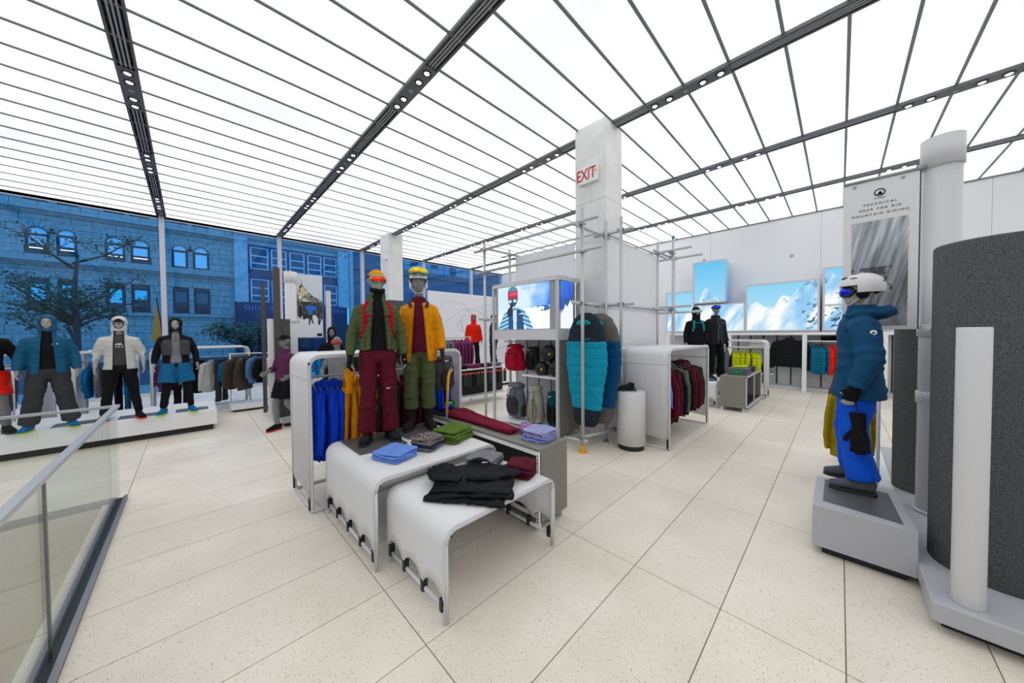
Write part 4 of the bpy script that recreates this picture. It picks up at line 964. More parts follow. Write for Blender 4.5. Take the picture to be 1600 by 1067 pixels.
# ================================================================== MANNEQUINS
def lerp(a, b, t): return tuple(a[i]+(b[i]-a[i])*t for i in range(3))
LOGOM = None
def logo_mesh():
    m = MB()
    for k, r in enumerate((.012, .0085, .005)):
        n = 6; pts = [(r*math.cos(PI/2*q/n)-.006, r*math.sin(PI/2*q/n)-.004) for q in range(n+1)]; pi2 = [((r-.0022)*math.cos(PI/2*q/n)-.006, (r-.0022)*math.sin(PI/2*q/n)-.004) for q in range(n+1)]
        for a in range(n): m.prism([pts[a], pts[a+1], pi2[a+1], pi2[a]], 0, .0012)
    for z in (0.0, -.0045, -.009): m.box(-.032, -.009, z+.001, z+.0036, 0, .0012)
    return m.mesh('logo', LOGO)
LOGOM = logo_mesh()
class Man:
    def __init__(s, label, loc, rz, sc=1., vox=.009, skin=SKIN, name='mannequin', stance=.11, arms=None, legs=None, yawh=0., fem=False, tors=None, cat='mannequin'):
        s.root = empty(name, loc, rz, sc, label, cat); s.vox = vox; s.skin = skin; s.fem = fem; s.yawh = yawh
        k = .9 if fem else 1.
        s.J = {}
        for q in (1, -1):
            a = (arms or {}).get(q, {}); l = (legs or {}).get(q, {})
            s.J['sh', q] = Vector((q*.168*k, -.01, 1.40)); s.J['el', q] = Vector(a.get('el', (q*.235*k, -.035, 1.15))); s.J['wr', q] = Vector(a.get('wr', (q*.265*k, .03, .91)))
            s.J['hip', q] = Vector((q*.088, 0, .93)); s.J['kn', q] = Vector(l.get('kn', (q*(.088+(stance-.088)*.55), .03, .51))); s.J['an', q] = Vector(l.get('an', (q*stance, -.01, .09)))
            s.J['toe', q] = l.get('toe', q*18.)
        s.bvh = {}
        s.body()
    def hand(s, mb, q):
        w_, e = s.J['wr', q], s.J['el', q]; d = (w_-e).normalized(); lat = Vector((0, 1, 0)); lat = (lat-d*lat.dot(d)).normalized(); n = d.cross(lat)*1.0
        if n.dot(Vector((-q, 0, 0))) < 0: n = -n
        mb.tube([w_-d*.02, w_+d*.02, w_+d*.055, w_+d*.09], [(.022, .028), (.018, .034), (.016, .042), (.014, .04)], 12, ref=lat)
        for i, (o, L_) in enumerate(((-.03, .058), (-.01, .072), (.011, .078), (.031, .068))):
            b = w_+d*.085+lat*o; c1 = b+(d*.95+n*.25+lat*o*1.2).normalized()*L_*.5; c2 = c1+(d*.7+n*.7).normalized()*L_*.5
            mb.tube([b-d*.02, b, c1, c2], [.0105, .0105, .0098, .0085], 8, ref=lat)
        t0 = w_+d*.025+lat*.03; t1 = t0+(d*.65+lat*.7+n*.2).normalized()*.035; t2 = t1+(d*.9+lat*.25+n*.3).normalized()*.03
        mb.tube([t0-lat*.015, t0, t1, t2], [.013, .0135, .0118, .0095], 8, ref=n)
    def hpt(s, p):
        c = Vector((0, 0, 1.6)); M = Matrix.Rotation(s.yawh, 3, 'Z'); return c+M @ (Vector(p)-c)
    def body(s):
        def b(mb):
            w_ = .9 if s.fem else 1.
            T = [(.875, .05, .05), (.895, .125, .08), (.94, .16, .1), (1.0, .155, .1), (1.1, .135*w_, .088), (1.2, .14*w_, .095), (1.32, .158*w_, .11), (1.40, .14*w_, .098), (1.45, .095*w_, .078), (1.495, .062, .06), (1.6, .052, .055)]
            mb.tube([(0, -.012 if z > 1.45 else 0, z) for z, a, c in T], [(a, c) for z, a, c in T], 20)
            for q in (1, -1):
                J = s.J
                mb.tube([Vector((q*.09, -.01, 1.44)), J['sh', q], lerp(J['sh', q], J['el', q], .35), J['el', q], lerp(J['el', q], J['wr', q], .3), J['wr', q]], [.05, .056, .047, .038, .04, .025], 12)
                mb.tube([J['hip', q]+Vector((0, 0, .02)), lerp(J['hip', q], J['kn', q], .4), J['kn', q], lerp(J['kn', q], J['an', q], .3), J['an', q]], [(.085, .09), (.076, .083), (.052, .056), (.052, .06), .036], 14)
                ca, sa = math.sin(R(s.J['toe', q])), math.cos(R(s.J['toe', q])); a = J['an', q]; f = Vector((ca, sa, 0))
                mb.tube([a-f*.05+Vector((0, 0, -.045)), a+f*.03+Vector((0, 0, -.035)), a+f*.11+Vector((0, 0, -.052)), a+f*.175+Vector((0, 0, -.06))], [(.03, .03), (.036, .04), (.042, .028), (.03, .02)], 10, ref=(0, 0, 1))
                s.hand(mb, q)
            Mh = Matrix.Rotation(s.yawh, 3, 'Z')
            H_ = lambda p: s.hpt(p)
            mb.ell(H_((0, 0, 1.735)), (.074, .093, .092), 18, 12, Mh); mb.ell(H_((0, .03, 1.685)), (.06, .07, .088), 18, 12, Mh); mb.ell(H_((0, .062, 1.625)), (.03, .03, .022), 12, 8, Mh)
            mb.tube([H_((0, .092, 1.735)), H_((0, .112, 1.705)), H_((0, .116, 1.692))], [(.009, .012), (.012, .014), (.016, .010)], 8)
            mb.tube([H_((-.045, .078, 1.742)), H_((0, .096, 1.742)), H_((.045, .078, 1.742))], .012, 8)
            mb.tube([H_((-.024, .088, 1.66)), H_((0, .098, 1.66)), H_((.024, .088, 1.66))], .0085, 8)
            for q in (1, -1): mb.tube([H_((q*.073, .0, 1.745)), H_((q*.082, -.012, 1.72)), H_((q*.074, .0, 1.68))], [(.01, .014), (.011, .016), (.007, .01)], 8)
        Mi = Matrix.Rotation(-s.yawh, 3, 'Z')
        def dp(co, no):
            c = co-np.array([0, 0, 1.6]); m = np.array(Mi); l = c@m.T+np.array([0, 0, 1.6]); o = np.zeros(len(co))
            for q in (1, -1): o -= .010*np.exp(-(((l[:, 0]-q*.032)/.017)**2+((l[:, 2]-1.718)/.013)**2))*(l[:, 1] > .04)
            return o
        me = organic(b, s.vox, 2 if s.vox < .008 else 1, dp); s.bmesh = me
        put('body', me, s.skin, s.root)
    def _bvh(s, me):
        return BVHTree.FromPolygons([v.co[:] for v in me.vertices], [p.vertices[:] for p in me.polygons])
    # ---- garments
    def legs_tube(s, mb, q, rr, zend=None):
        J = s.J; pts = [J['hip', q]+Vector((-q*.0, 0, .03)), Vector(lerp(J['hip', q], J['kn', q], .45)), J['kn', q], Vector(lerp(J['kn', q], J['an', q], .45)), J['an', q]+Vector((0, -.005, .035))]
        rad = list(rr)
        if zend is not None:
            o, r2 = [], []
            for i, p in enumerate(pts):
                if p.z > zend: o.append(p); r2.append(rad[i])
                else:
                    a, b_ = pts[i-1], p; t = (a.z-zend)/(a.z-b_.z); o.append(Vector(lerp(a, b_, t))); r2.append(tuple(rad[i-1][k]+(rad[i][k]-rad[i-1][k])*t for k in (0, 1))); break
            pts, rad = o, r2
        mb.tube(pts, rad, 18)
    def pants(s, m, r=((.105, .12), (.1, .11), (.085, .092), (.082, .09), (.09, .1)), zend=None, name='trousers', amp=.006, top=1.05, seed=1, fz=15):
        def b(mb):
            mb.tube([(0, 0, .84), (0, 0, .9), (0, 0, .97), (0, 0, top)], [(.13, .09), (.178, .125), (.172, .122), (.158, .112)], 24)
            for q in (1, -1): s.legs_tube(mb, q, r, zend)
        me = organic(b, max(.011, s.vox), 3, folds(amp, 6, 6, fz, seed)); return put(name, me, m, s.root)
    def shirt(s, m, zhem=.98, ex=.0, sleeve=None, name='shirt', neck=1.5, amp=.003, r=1.):
        def b(mb):
            w_ = .92 if s.fem else 1.
            T = [(zhem, .168, .118), (1.1, .152, .108), (1.22, .158, .115), (1.32, .164*w_, .122), (1.40, .135*w_, .105), (1.45, .095, .085), (neck, .066, .07)]
            mb.tube([(0, -.01 if z > 1.45 else .004, z) for z, a, c in T], [(a*r+ex, c*r+ex) for z, a, c in T], 24)
            if sleeve:
                for q in (1, -1):
                    J = s.J; P_ = [Vector((q*.06, -.005, 1.43)), J['sh', q], Vector(lerp(J['sh', q], J['el', q], .5)), J['el', q], Vector(lerp(J['el', q], J['wr', q], .5)), Vector(lerp(J['el', q], J['wr', q], .98))]; rr = [.05, .064, .058, .052, .048, .036]
                    n = {'short': 3, 'half': 4, 'threequarter': 5, 'long': 6}[sleeve]; mb.tube(P_[:n], [x+ex for x in rr[:n]], 16)
        me = organic(b, max(.01, s.vox), 3, folds(amp, 6, 6, 12, 3)); return put(name, me, m, s.root)
    def coat(s, m, zhem=.86, open_=.0, opb=None, hood='none', srad=(.055, .078, .07, .062, .056, .048), send=.98, disp=None, name='jacket', puff=0., collar=1.56, zipm=None, hoodm=None, lining=None, sleeves=True, vest=False, seed=2, bot=1.0):
        opb = open_ if opb is None else opb
        def b(mb):
            w_ = .93 if s.fem else 1.
            T = [(zhem, .198*bot, .15*bot), (1.0, .19, .146), (1.12, .175, .134), (1.22, .18*w_, .138), (1.33, .19*w_, .142), (1.41, .165*w_, .125), (1.46, .115, .1), (1.5, .086, .088), (collar, .082, .088)]
            if zhem > 1.0: T = [t for t in T if t[0] != 1.0]
            mb.tube([(0, -.01 if z > 1.46 else 0, z) for z, a, c in T], [(a+puff, c+puff) for z, a, c in T], 26)
            if sleeves:
                for q in (1, -1):
                    J = s.J; mb.tube([Vector((q*.06, -.005, 1.44)), J['sh', q], Vector(lerp(J['sh', q], J['el', q], .5)), J['el', q], Vector(lerp(J['el', q], J['wr', q], .5)), Vector(lerp(J['el', q], J['wr', q], send))], [x+puff for x in srad], 18)
            if hood == 'up':
                Mh = Matrix.Rotation(s.yawh, 3, 'Z'); mb.ell(s.hpt((0, -.012, 1.722)), (.098, .122, .126), 22, 14, Mh); mb.tube([(0, -.01, 1.5), s.hpt((0, .005, 1.62)), s.hpt((0, -.01, 1.7))], [(.09, .095), (.09, .108), (.092, .115)], 20)
            if hood == 'down':
                mb.ell((0, -.135, 1.525), (.12, .085, .055), 18, 10, Matrix.Rotation(R(-18), 3, 'X')); mb.tube([(.1, -.06, 1.52), (.108, .02, 1.53), (.075, .09, 1.50)], [.03, .028, .018], 10); mb.tube([(-.1, -.06, 1.52), (-.108, .02, 1.53), (-.075, .09, 1.50)], [.03, .028, .018], 10)
        cuts = []
        if open_ > 0:
            zt, zb = collar+.02, zhem-.05; dx = (opb-open_)
            L_ = Vector((-open_, 0, zt)), Vector((-opb, 0, zb)); v = (L_[1]-L_[0]).normalized(); nL = Vector((v.z, 0, -v.x)); nL = nL if nL.x < 0 else -nL
            nR = Vector((-nL.x, 0, nL.z))
            cuts.append([((-open_, 0, zt), nL), ((open_, 0, zt), nR), ((0, .02, 1.2), (0, -1, 0)), ((0, 0, zt), (0, 0, 1))])
        if hood == 'up':
            Mh = Matrix.Rotation(s.yawh, 3, 'Z'); reg = []; c = s.hpt((0, .06, 1.70)); 
            for k in range(10):
                a = 2*PI*k/10+PI/10; n = Vector((math.cos(a), 0, math.sin(a))); p = Vector((.062*n.x, 0, .092*n.z)); reg.append((c+Mh @ p, Mh @ n))
            reg.append((c, Mh @ Vector((0, -1, 0)))); cuts.append(reg)
        me = organic(b, max(.011, s.vox), 3, disp or folds(.006, 6, 6, 15, seed), cuts, thick=.004 if cuts else 0.)
        o = put(name, me, m, s.root); s.top = s._bvh(me); s.topo = o
        if open_ > 0 and zipm:
            for sgn in (1, -1):
                pts = []
                for k in range(15):
                    z = zhem+.01+(1.47-zhem)*k/14; t = (collar+.02-z)/(collar+.02-zhem+.05); x = sgn*(open_+(opb-open_)*t+.006); y = s.surf(x, z)
                    if y is not None: pts.append((x, y+.001, z))
                if len(pts) > 3: MB().tube(pts, .0045, 6).build('zip_tape', zipm, s.root, smooth=True)
        return o
    def surf(s, x, z, back=False, bvh=None):
        sg = -1 if back else 1
        h = (bvh or s.top).ray_cast(Vector((x, .6*sg, z)), Vector((0, -sg, 0)))
        return h[0].y if h[0] is not None else None
    def logo(s, x, z, sc=1.0, back=False):
        y = s.surf(x, z, back)
        if y is None: return
        o = link('logo', LOGOM, s.root); sg = -1 if back else 1
        o.matrix_local = basis((x, y+.004*sg, z), (-sg, 0, 0), (0, 0, 1)) @ Matrix.Diagonal((sc*1.4, sc*1.4, 2, 1))
    def path_on(s, pts, r, m, name, off=.006, back=False, ref=(0, 1, 0)):
        o = []
        for x, z in pts:
            y = s.surf(x, z, back)
            if y is not None: o.append((x, y+(off if not back else -off), z))
        if len(o) > 2: return MB().tube(o, r, 10, ref=ref).build(name, m, s.root, smooth=True)
    def shoes(s, m, sole, boot=0., lace=None, big=1.):
        for q in (1, -1):
            a = s.J['an', q]; f = Vector((math.sin(R(s.J['toe', q])), math.cos(R(s.J['toe', q])), 0)); z0 = a.z-.09
            def b(mb):
                P_ = [a-f*.075, a-f*.03, a+f*.05, a+f*.12, a+f*.175, a+f*.2]
                hz = [.05, .062, .056, .042, .032, .026]; wz = [.034, .042, .045, .05, .044, .028]
                mb.tube([Vector((p.x, p.y, z0+.012+h)) for p, h in zip(P_, hz)], [(w_*big, h*.95) for w_, h in zip(wz, hz)], 14, ref=(0, 0, 1))
                mb.tube([Vector((a.x, a.y, z0+.05)), Vector((a.x, a.y, z0+.12+boot))-f*.005], [(.045*big, .055), (.046*big, .052)] if not boot else [(.052, .065), (.06, .07)], 14)
            me = organic(b, .009, 2); o = put('boot' if boot else 'shoe', me, m, s.root)
            sd = Vector((f.y, -f.x, 0)); out = []
            for t, w_ in ((-.085, .02), (-.07, .036), (-.02, .04), (.05, .044), (.12, .052), (.175, .045), (.205, .022)): out.append((t, w_*big*1.03))
            poly = [(a.x+f.x*t+sd.x*w_, a.y+f.y*t+sd.y*w_) for t, w_ in out]+[(a.x+f.x*t-sd.x*w_, a.y+f.y*t-sd.y*w_) for t, w_ in out[::-1]]
            MB().prism(poly, z0, z0+.026).build('sole', sole, o, bevel=.004)
            lm = MB()
            for k in range(4):
                c = a+f*(.045+.022*k)+Vector((0, 0, 0)); zz = z0+.118-.0135*k-(0 if not boot else -.0)
                lm.tube([c-sd*.024+Vector((0, 0, zz-a.z-.008)), c+Vector((0, 0, zz-a.z)), c+sd*.024+Vector((0, 0, zz-a.z-.008))], .0035, 6)
            lm.build('laces', lace or BLK, o)
    def gloves(s, m, ext=.0, cuff=None, sides=(1, -1), open_tips=False):
        for q in sides:
            w_, e = s.J['wr', q], s.J['el', q]; d = (w_-e).normalized(); lat = Vector((0, 1, 0)); lat = (lat-d*lat.dot(d)).normalized(); n = d.cross(lat)
            if n.dot(Vector((-q, 0, 0))) < 0: n = -n
            def b(mb):
                mb.tube([w_-d*.05, w_+d*.02, w_+d*.055, w_+d*.09], [(.034, .036), (.026, .042), (.024, .05), (.022, .047)], 14, ref=lat)
                for i, (o, L_) in enumerate(((-.034, .056), (-.0115, .07), (.0115, .076), (.034, .066))):
                    L_ *= .55 if open_tips else 1.08
                    bb = w_+d*.085+lat*o; c1 = bb+(d*.95+n*.25+lat*o*1.2).normalized()*L_*.5; c2 = c1+(d*.7+n*.7).normalized()*L_*.5
                    mb.tube([bb-d*.02, bb, c1, c2], [.0135, .0135, .0125, .011], 8, ref=lat)
                t0 = w_+d*.025+lat*.034; t1 = t0+(d*.65+lat*.7+n*.2).normalized()*.037; t2 = t1+(d*.9+lat*.25+n*.3).normalized()*(.01 if open_tips else .03)
                mb.tube([t0-lat*.015, t0, t1, t2], [.016, .017, .015, .0125], 8, ref=n)
            put('glove', organic(b, .0075, 1), m, s.root)
    def beanie(s, m, zb=1.735, r=(.086, .106, .098), stripe=None):
        def b(mb): mb.ell(s.hpt((0, -.004, 1.742)), r, 24, 14, Matrix.Rotation(s.yawh, 3, 'Z'))
        me = organic(b, .008, 1, None, [[((0, 0, zb), (0, 0, 1))]], .003); o = put('beanie', me, m, s.root)
        if stripe:
            Mh = Matrix.Rotation(s.yawh, 3, 'Z'); pts = [s.hpt((0, 0, 1.75))+Mh @ Vector((r[0]*1.0*math.cos(t), -.004+r[1]*1.0*math.sin(t), 0)) for t in [2*PI*k/28 for k in range(28)]]
            mb = MB()
            for k in range(28): c = pts[k]; mb.box(c.x-.008, c.x+.008, c.y-.004, c.y+.004, c.z-(.012 if k % 2 else .0), c.z+.014)
            mb.build('knit_band', stripe, o)
        return o
    def cap(s, m):
        Mh = Matrix.Rotation(s.yawh, 3, 'Z')
        def b(mb): mb.ell(s.hpt((0, -.004, 1.745)), (.086, .104, .092), 24, 14, Mh)
        me = organic(b, .009, 1, None, [[((0, 0, 1.755), (0, 0, 1))]], .003); o = put('cap', me, m, s.root)
        c = []
        for t in [R(20+14*k) for k in range(11)]: c.append(t)
        mb = MB(); rows = []
        for rr, dz in ((.98, 0), (1.4, -.008), (1.72, -.02)):
            rows.append([mb.bm.verts.new(s.hpt((.084*math.cos(t)*(1+.12*(rr-1)), -.004+.102*math.sin(t)*(rr if rr > 1 else 1)*(1 if rr <= 1 else 1-.12*abs(math.cos(t))), 1.758+dz))) for t in c])
        for A, B in zip(rows, rows[1:]):
            for k in range(10): mb._q([A[k], A[k+1], B[k+1], B[k]])
        p = mb.build('brim', m, o, smooth=True); q = p.modifiers.new('s', 'SOLIDIFY'); q.thickness = .005
    def goggles(s, lens, frame, strap, zc=1.725, ro=.012, tilt=0., up=0., grow=1.):
        Mh = Matrix.Rotation(s.yawh, 3, 'Z')
        def band(name, a0, a1, zh, rx, ry, m, th, par, dz=0, n=20):
            mb = MB(); rows = []
            for k in range(n+1):
                t = R(a0+(a1-a0)*k/n); ed = min(1, min(k, n-k)/2.5*.8+.2) if a1-a0 < 300 else 1
                dv = .012*math.exp(-((t-PI/2)/.16)**2) if a1-a0 < 300 and zh > .03 else 0
                ring = []
                for j, (u, hh) in enumerate(((0, -1), (1, -.8), (1.25, 0), (1, .8), (0, 1))):
                    z = zc+dz+hh*zh*ed*(1 if hh >= 0 else 1)+(dv if hh < 0 else 0); rr = th*u
                    p = Vector(((rx*grow+rr)*math.cos(t), (ry*grow+rr)*math.sin(t)-.004+up*(z-zc), z+(.03*(grow-1)/.28)*math.sin(t))); ring.append(s.hpt(p))
                rows.append(ring)
            mb.rings(rows, True); return mb.build(name, m, par, smooth=True)
        st = band('goggle_strap', 150, 390, .018, .088, .108, strap, .004, s.root, n=24)
        fr = band('goggle_frame', 22, 158, .047, .08, .106, frame, .016, s.root)
        band('lens', 30, 150, .037, .083, .112, lens, .018, fr); return fr
    def helmet(s, m, vent=BLK, pad=None, s_=1., strap=True):
        Mh = Matrix.Rotation(s.yawh, 3, 'Z')
        def b(mb): mb.ell(s.hpt((0, -.012, 1.745)), (.108*s_, .132*s_, .118*s_), 28, 16, Mh, .92); 
        cut = [[(s.hpt((0, .06, 1.762)), (0, 0, 1)), (s.hpt((0, .03, 1.7)), Mh @ Vector((0, -1, 0)))], [((0, 0, 1.70), (0, 0, 1))]]
        me = organic(b, .008, 2, None, cut, .008); o = put('helmet_shell', me, m, s.root)
        for (x, y, z, rz_) in ((.03, .085, 1.835, 10), (-.03, .085, 1.835, -10), (.035, .02, 1.857, 5), (-.035, .02, 1.857, -5), (.035, -.05, 1.85, -5), (-.035, -.05, 1.85, 5), (.075, .05, 1.822, 30), (-.075, .05, 1.822, -30), (.08, -.02, 1.822, 5), (-.08, -.02, 1.822, -5), (.1, .02, 1.765, 0), (-.1, .02, 1.765, 0), (.06, -.11, 1.79, 0), (-.06, -.11, 1.79, 0)):
            MB().ell(s.hpt((x, y, z)), (.011, .03, .009), 10, 6, Matrix.Rotation(R(rz_)+s.yawh, 3, 'Z')).build('vent', vent, o)
        for q in (1, -1): MB().ell(s.hpt((q*.088, -.005, 1.69)), (.018, .04, .045), 14, 10, Mh).build('ear_pad', pad or vent, o, smooth=True)
        MB().tube([s.hpt((.082, .01, 1.66)), s.hpt((.05, .06, 1.605)), s.hpt((0, .07, 1.59)), s.hpt((-.05, .06, 1.605)), s.hpt((-.082, .01, 1.66))], .006, 8).build('chin_strap', mat('strap_checked', 'C9CCCE', .6), o, smooth=True)
        return o
# colours
C_OL = cloth('olive', '56603F'); C_MAR = cloth('maroon', '5C1A2B'); C_BLK = cloth('black', '15161A', .8, .2); C_MUS = cloth('mustard', 'E59A0C', .65)
C_RED = cloth('red_strap', 'B01E36'); C_DGR = cloth('charcoal', '3C3D42'); C_TEAL = cloth('deep_teal_blue', '1E4F73', .7); C_BLUE = cloth('bright_blue', '1464E0', .6, .06)
C_STB = cloth('steel_blue', '2C6C9A'); C_GRY = cloth('heather_grey', '85868B'); C_WHT = cloth('off_white', 'D3D5D2', .6, .06); C_DBL = cloth('navy_blue', '255B7E', .7)
C_ORG = cloth('orange_red', 'E63A1E', .6); C_PUR = cloth('plum', '5E3350'); C_PERI = cloth('periwinkle', '7D9FEA', .8, .06); C_COB = cloth('cobalt', '2551D2', .65, .08)
C_CHA = cloth('chartreuse', 'C9D019', .6, .06); C_SLT = cloth('slate', '6C7280'); C_OCH = cloth('ochre', 'A8960F', .7); C_RUST = cloth('rust', '7A3A34'); C_CYAN = cloth('petrol', '1E6C88', .6)
C_FGR = cloth('forest', '2E3B2C'); C_BRN = cloth('brown', '4A433B'); C_SKY = cloth('sky', '2E86C8'); C_CRM = cloth('cream', 'D8CFC4'); C_PNK = cloth('berry', '7A3A62')
C_GRN = cloth('moss', '5F7A38'); C_SHO = cloth('trainer_blue', '1C6FA8', .6); LIME = mat('lime_sole', 'A6D626', .5); RSOLE = mat('red_sole', 'D9402E', .5); BSOLE = mat('boot_sole', '26282B', .6)
LENS_O = mat('lens_orange', 'F0481C', .08, metal=.8, var=.4, vscale=14); LENS_B = mat('lens_blue', '2438E0', .06, metal=.85, var=.5, vscale=12); LENS_G = mat('lens_green', '2BA36A', .08, metal=.8, var=.5, vscale=12); LENS_Y = mat('lens_yellow', 'E8C21A', .1, metal=.5, var=.3, vscale=10)
FR_T = mat('frame_turquoise', '3CBFAE', .4); FR_B = mat('frame_black', '17181A', .4)
SKIP = ((.094, .112), (.09, .105), (.08, .092), (.084, .094), (.096, .108))

# 1 olive jacket
M1 = Man('mannequin in olive quilted jacket, maroon ski trousers and orange goggles on the nesting table', (1.30, 3.17, TT+.004), R(163), .905, .0075, skin=SKINL, stance=.115, arms={1: dict(el=(.245, -.03, 1.15), wr=(.27, .02, .92)), -1: dict(el=(-.24, -.03, 1.15), wr=(-.265, .04, .92))}, yawh=R(8))
M1.shirt(C_BLK, .98, .006, neck=1.56, name='fleece'); M1.pants(C_MAR, SKIP, amp=.007, top=1.06)
def q1(co, no):
    t = (np.abs(co[:, 0]) < .18) & (co[:, 2] < 1.42); return np.where(t, quilt(.015, .05)(co+np.stack([co[:, 0]*0, co[:, 0]*0, np.abs(co[:, 0])*.25], 1), no), folds(.005, 6, 6, 18, 4)(co, no))
M1.coat(C_OL, .985, .035, .085, disp=q1, zipm=FR_B, collar=1.6, srad=(.05, .07, .064, .057, .051, .045), bot=.98)
M1.path_on([(q_*.13, 1.12-.02*k_) for q_ in (1,) for k_ in range(7)], .004, FR_B, 'pocket_zip', .003); M1.path_on([(-.13, 1.12-.02*k_) for k_ in range(7)], .004, FR_B, 'pocket_zip', .003); M1.shoes(cloth('boot_dark', '2A2C2E'), BSOLE); M1.gloves(C_BLK, sides=(1,), open_tips=False); M1.gloves(C_BLK, sides=(-1,), open_tips=True)
def bal(mb): mb.tube([(0, 0, 1.5), (0, .01, 1.57), M1.hpt((0, .02, 1.635))], [(.075, .08), (.066, .072), (.073, .094)], 20)
put('neck_warmer', organic(bal, .008, 2, folds(.006, 8, 8, 26, 2)), C_BLK, M1.root)
M1.beanie(cloth('yellow_knit', 'F0A312'), 1.742, stripe=cloth('knit_brown', '4A3A24')); M1.goggles(LENS_O, FR_T, FR_T, 1.722)
for q in (1, -1):
    M1.path_on([(q*.085, 1.49), (q*.115, 1.44), (q*.125, 1.36), (q*.12, 1.29), (q*.14, 1.2), (q*.165, 1.1)], [(.026, .008)]*4+[(.014, .006)]*2, C_RED, 'pack_strap', .006)
M1.path_on([(x, 1.345) for x in (-.12, -.09, -.06, -.03, 0, .03, .06, .09, .12)], (.012, .006), C_RED, 'chest_strap', .01, ref=(0, 0, 1))
def pack1(mb): mb.ell((0, -.2, 1.25), (.14, .075, .23), 20, 14, None, .7)
put('backpack', organic(pack1, .012, 2, folds(.006, 7, 7, 9, 3)), C_RED, M1.root); MB().box(-.025, .025, M1.surf(0.05, 1.345)+.0, M1.surf(.05, 1.345)+.018, 1.333, 1.357).build('buckle', BLK, M1.root, bevel=.003)
o = link('logo', LOGOM, M1.root); o.matrix_local = basis((-.1, .118, .58), (-1, 0, 0), (0, 0, 1))

# 2 mustard jacket
M2 = Man('mannequin in open mustard ski shell with white helmet and goggles on the nesting table', (1.80, 3.27, TT+.004), R(150), .93, .0075, stance=.10, arms={1: dict(el=(.22, -.04, 1.15), wr=(.235, .02, .92)), -1: dict(el=(-.24, -.02, 1.15), wr=(-.26, .06, .93))}, fem=True, yawh=R(2))
M2.shirt(C_MAR, .9, .008, neck=1.55, name='mid_layer'); M2.pants(C_OL, SKIP, zend=.25, amp=.006, top=1.0)
M2.coat(C_MUS, .8, .04, .1, hood='none', disp=folds(.008, 4, 4, 9, 6), srad=(.052, .074, .07, .062, .058, .054), zipm=cloth('mustard_dark', 'B8770A'), collar=1.50, bot=1.06)
def hd(mb): mb.ell((0, -.12, 1.5), (.125, .09, .05), 18, 10); mb.tube([(.09, -.06, 1.5), (.105, .04, 1.49), (.085, .12, 1.42)], [(.026, .012)]*2+[(.02, .008)], 10); mb.tube([(-.09, -.06, 1.5), (-.105, .04, 1.49), (-.085, .12, 1.42)], [(.026, .012)]*2+[(.02, .008)], 10)
put('hood_lining', organic(hd, .01, 2, folds(.005, 7, 7, 12, 2)), C_DGR, M2.root)
[M2.path_on([(q_*(.12+.002*k_), 1.1-.02*k_) for k_ in range(9)], .004, cloth('mustard_dark', 'B8770A'), 'pocket_zip', .003) for q_ in (1, -1)]; M2.gloves(cloth('glove_plum', '3D2433'), sides=(-1, 1)); M2.shoes(cloth('boot_brown', '33282A'), BSOLE, boot=.19); M2.helmet(mat('helmet_white', 'D5D8D6', .3), pad=mat('pad_white', 'E4E4E2', .6)); M2.goggles(LENS_Y, mat('frame_green', '2C8C86', .35), mat('strap_green', '1D7A86', .6), 1.82, up=-.5, grow=1.28)

# 3 blue ski jacket
M3 = Man('side-on mannequin in deep blue ski jacket, bright blue trousers and white helmet', (3.99, -.115, .378), R(4), .965, .0075, skin=SKINL, stance=.14, arms={1: dict(el=(.25, -.05, 1.15), wr=(.27, .02, .9)), -1: dict(el=(-.25, -.04, 1.14), wr=(-.27, .045, .9))}, legs={1: dict(an=(.2, .0, .09), kn=(.16, .05, .51), toe=4.), -1: dict(an=(-.13, -.02, .09), kn=(-.12, .04, .51), toe=3.)}, yawh=R(2))
M3.shirt(C_BLK, .98, .0, neck=1.56); M3.pants(C_BLUE, SKIP, amp=.006, fz=11, seed=9, top=1.0)
M3.coat(C_TEAL, .80, 0, hood='down', disp=folds(.008, 5, 5, 9, 11), puff=.004, collar=1.6, srad=(.07, .092, .088, .078, .07, .06), bot=1.12, send=.96)
MB().tube([M3.J['wr', -1].lerp(M3.J['el', -1], .03), M3.J['wr', -1].lerp(M3.J['el', -1], .2)], .062, 18).build('cuff', C_TEAL, M3.root, smooth=True)
M3.gloves(C_BLK, open_tips=True); M3.helmet(mat('helmet_pale', 'D9D7DA', .3), pad=C_BLK, s_=1.08); M3.goggles(LENS_B, FR_B, C_BLK, 1.712, up=.0)
M3.shoes(cloth('boot_grey', '5C6066'), BSOLE, boot=.06, lace=mat('lace_grey', '8A8D90', .7), big=1.1)
lg = empty('ski_glove', (0, 0, 0), label='black ski glove dangling on its leash from the blue mannequin wrist', cat='glove')
def glove_mesh(flat=.022, s_=1.):
    def b(mb):
        mb.tube([(0, 0, .13), (0, 0, .05), (0, 0, 0), (0, 0, -.05), (0, 0, -.1)], [(.05, .034), (.045, .03), (.04, .026), (.05, flat), (.052, flat)], 14)
        for i, (x, L_) in enumerate(((-.04, .07), (-.014, .09), (.013, .092), (.039, .078))): mb.tube([(x, 0, -.08), (x*1.1, .004, -.1-L_*.5), (x*1.15, .014, -.1-L_)], [.0155, .015, .013], 8)
        mb.tube([(.04, 0, -.02), (.075, .005, -.06), (.085, .012, -.1)], [.018, .017, .014], 8)
    return organic(b, .007, 2, folds(.003, 9, 9, 14, 4))
W3 = M3.root.matrix_basis @ Matrix.Identity(4)
gpos = Vector((3.76, -.115, .92)); lg.location = gpos; lg.rotation_euler = (R(8), R(6), R(75)); put('shell', glove_mesh(), C_BLK, lg); MB().tube([(0, 0, .13), (.01, .0, .22), (.01, 0, .34)], .004, 6).build('leash', BLK, lg)
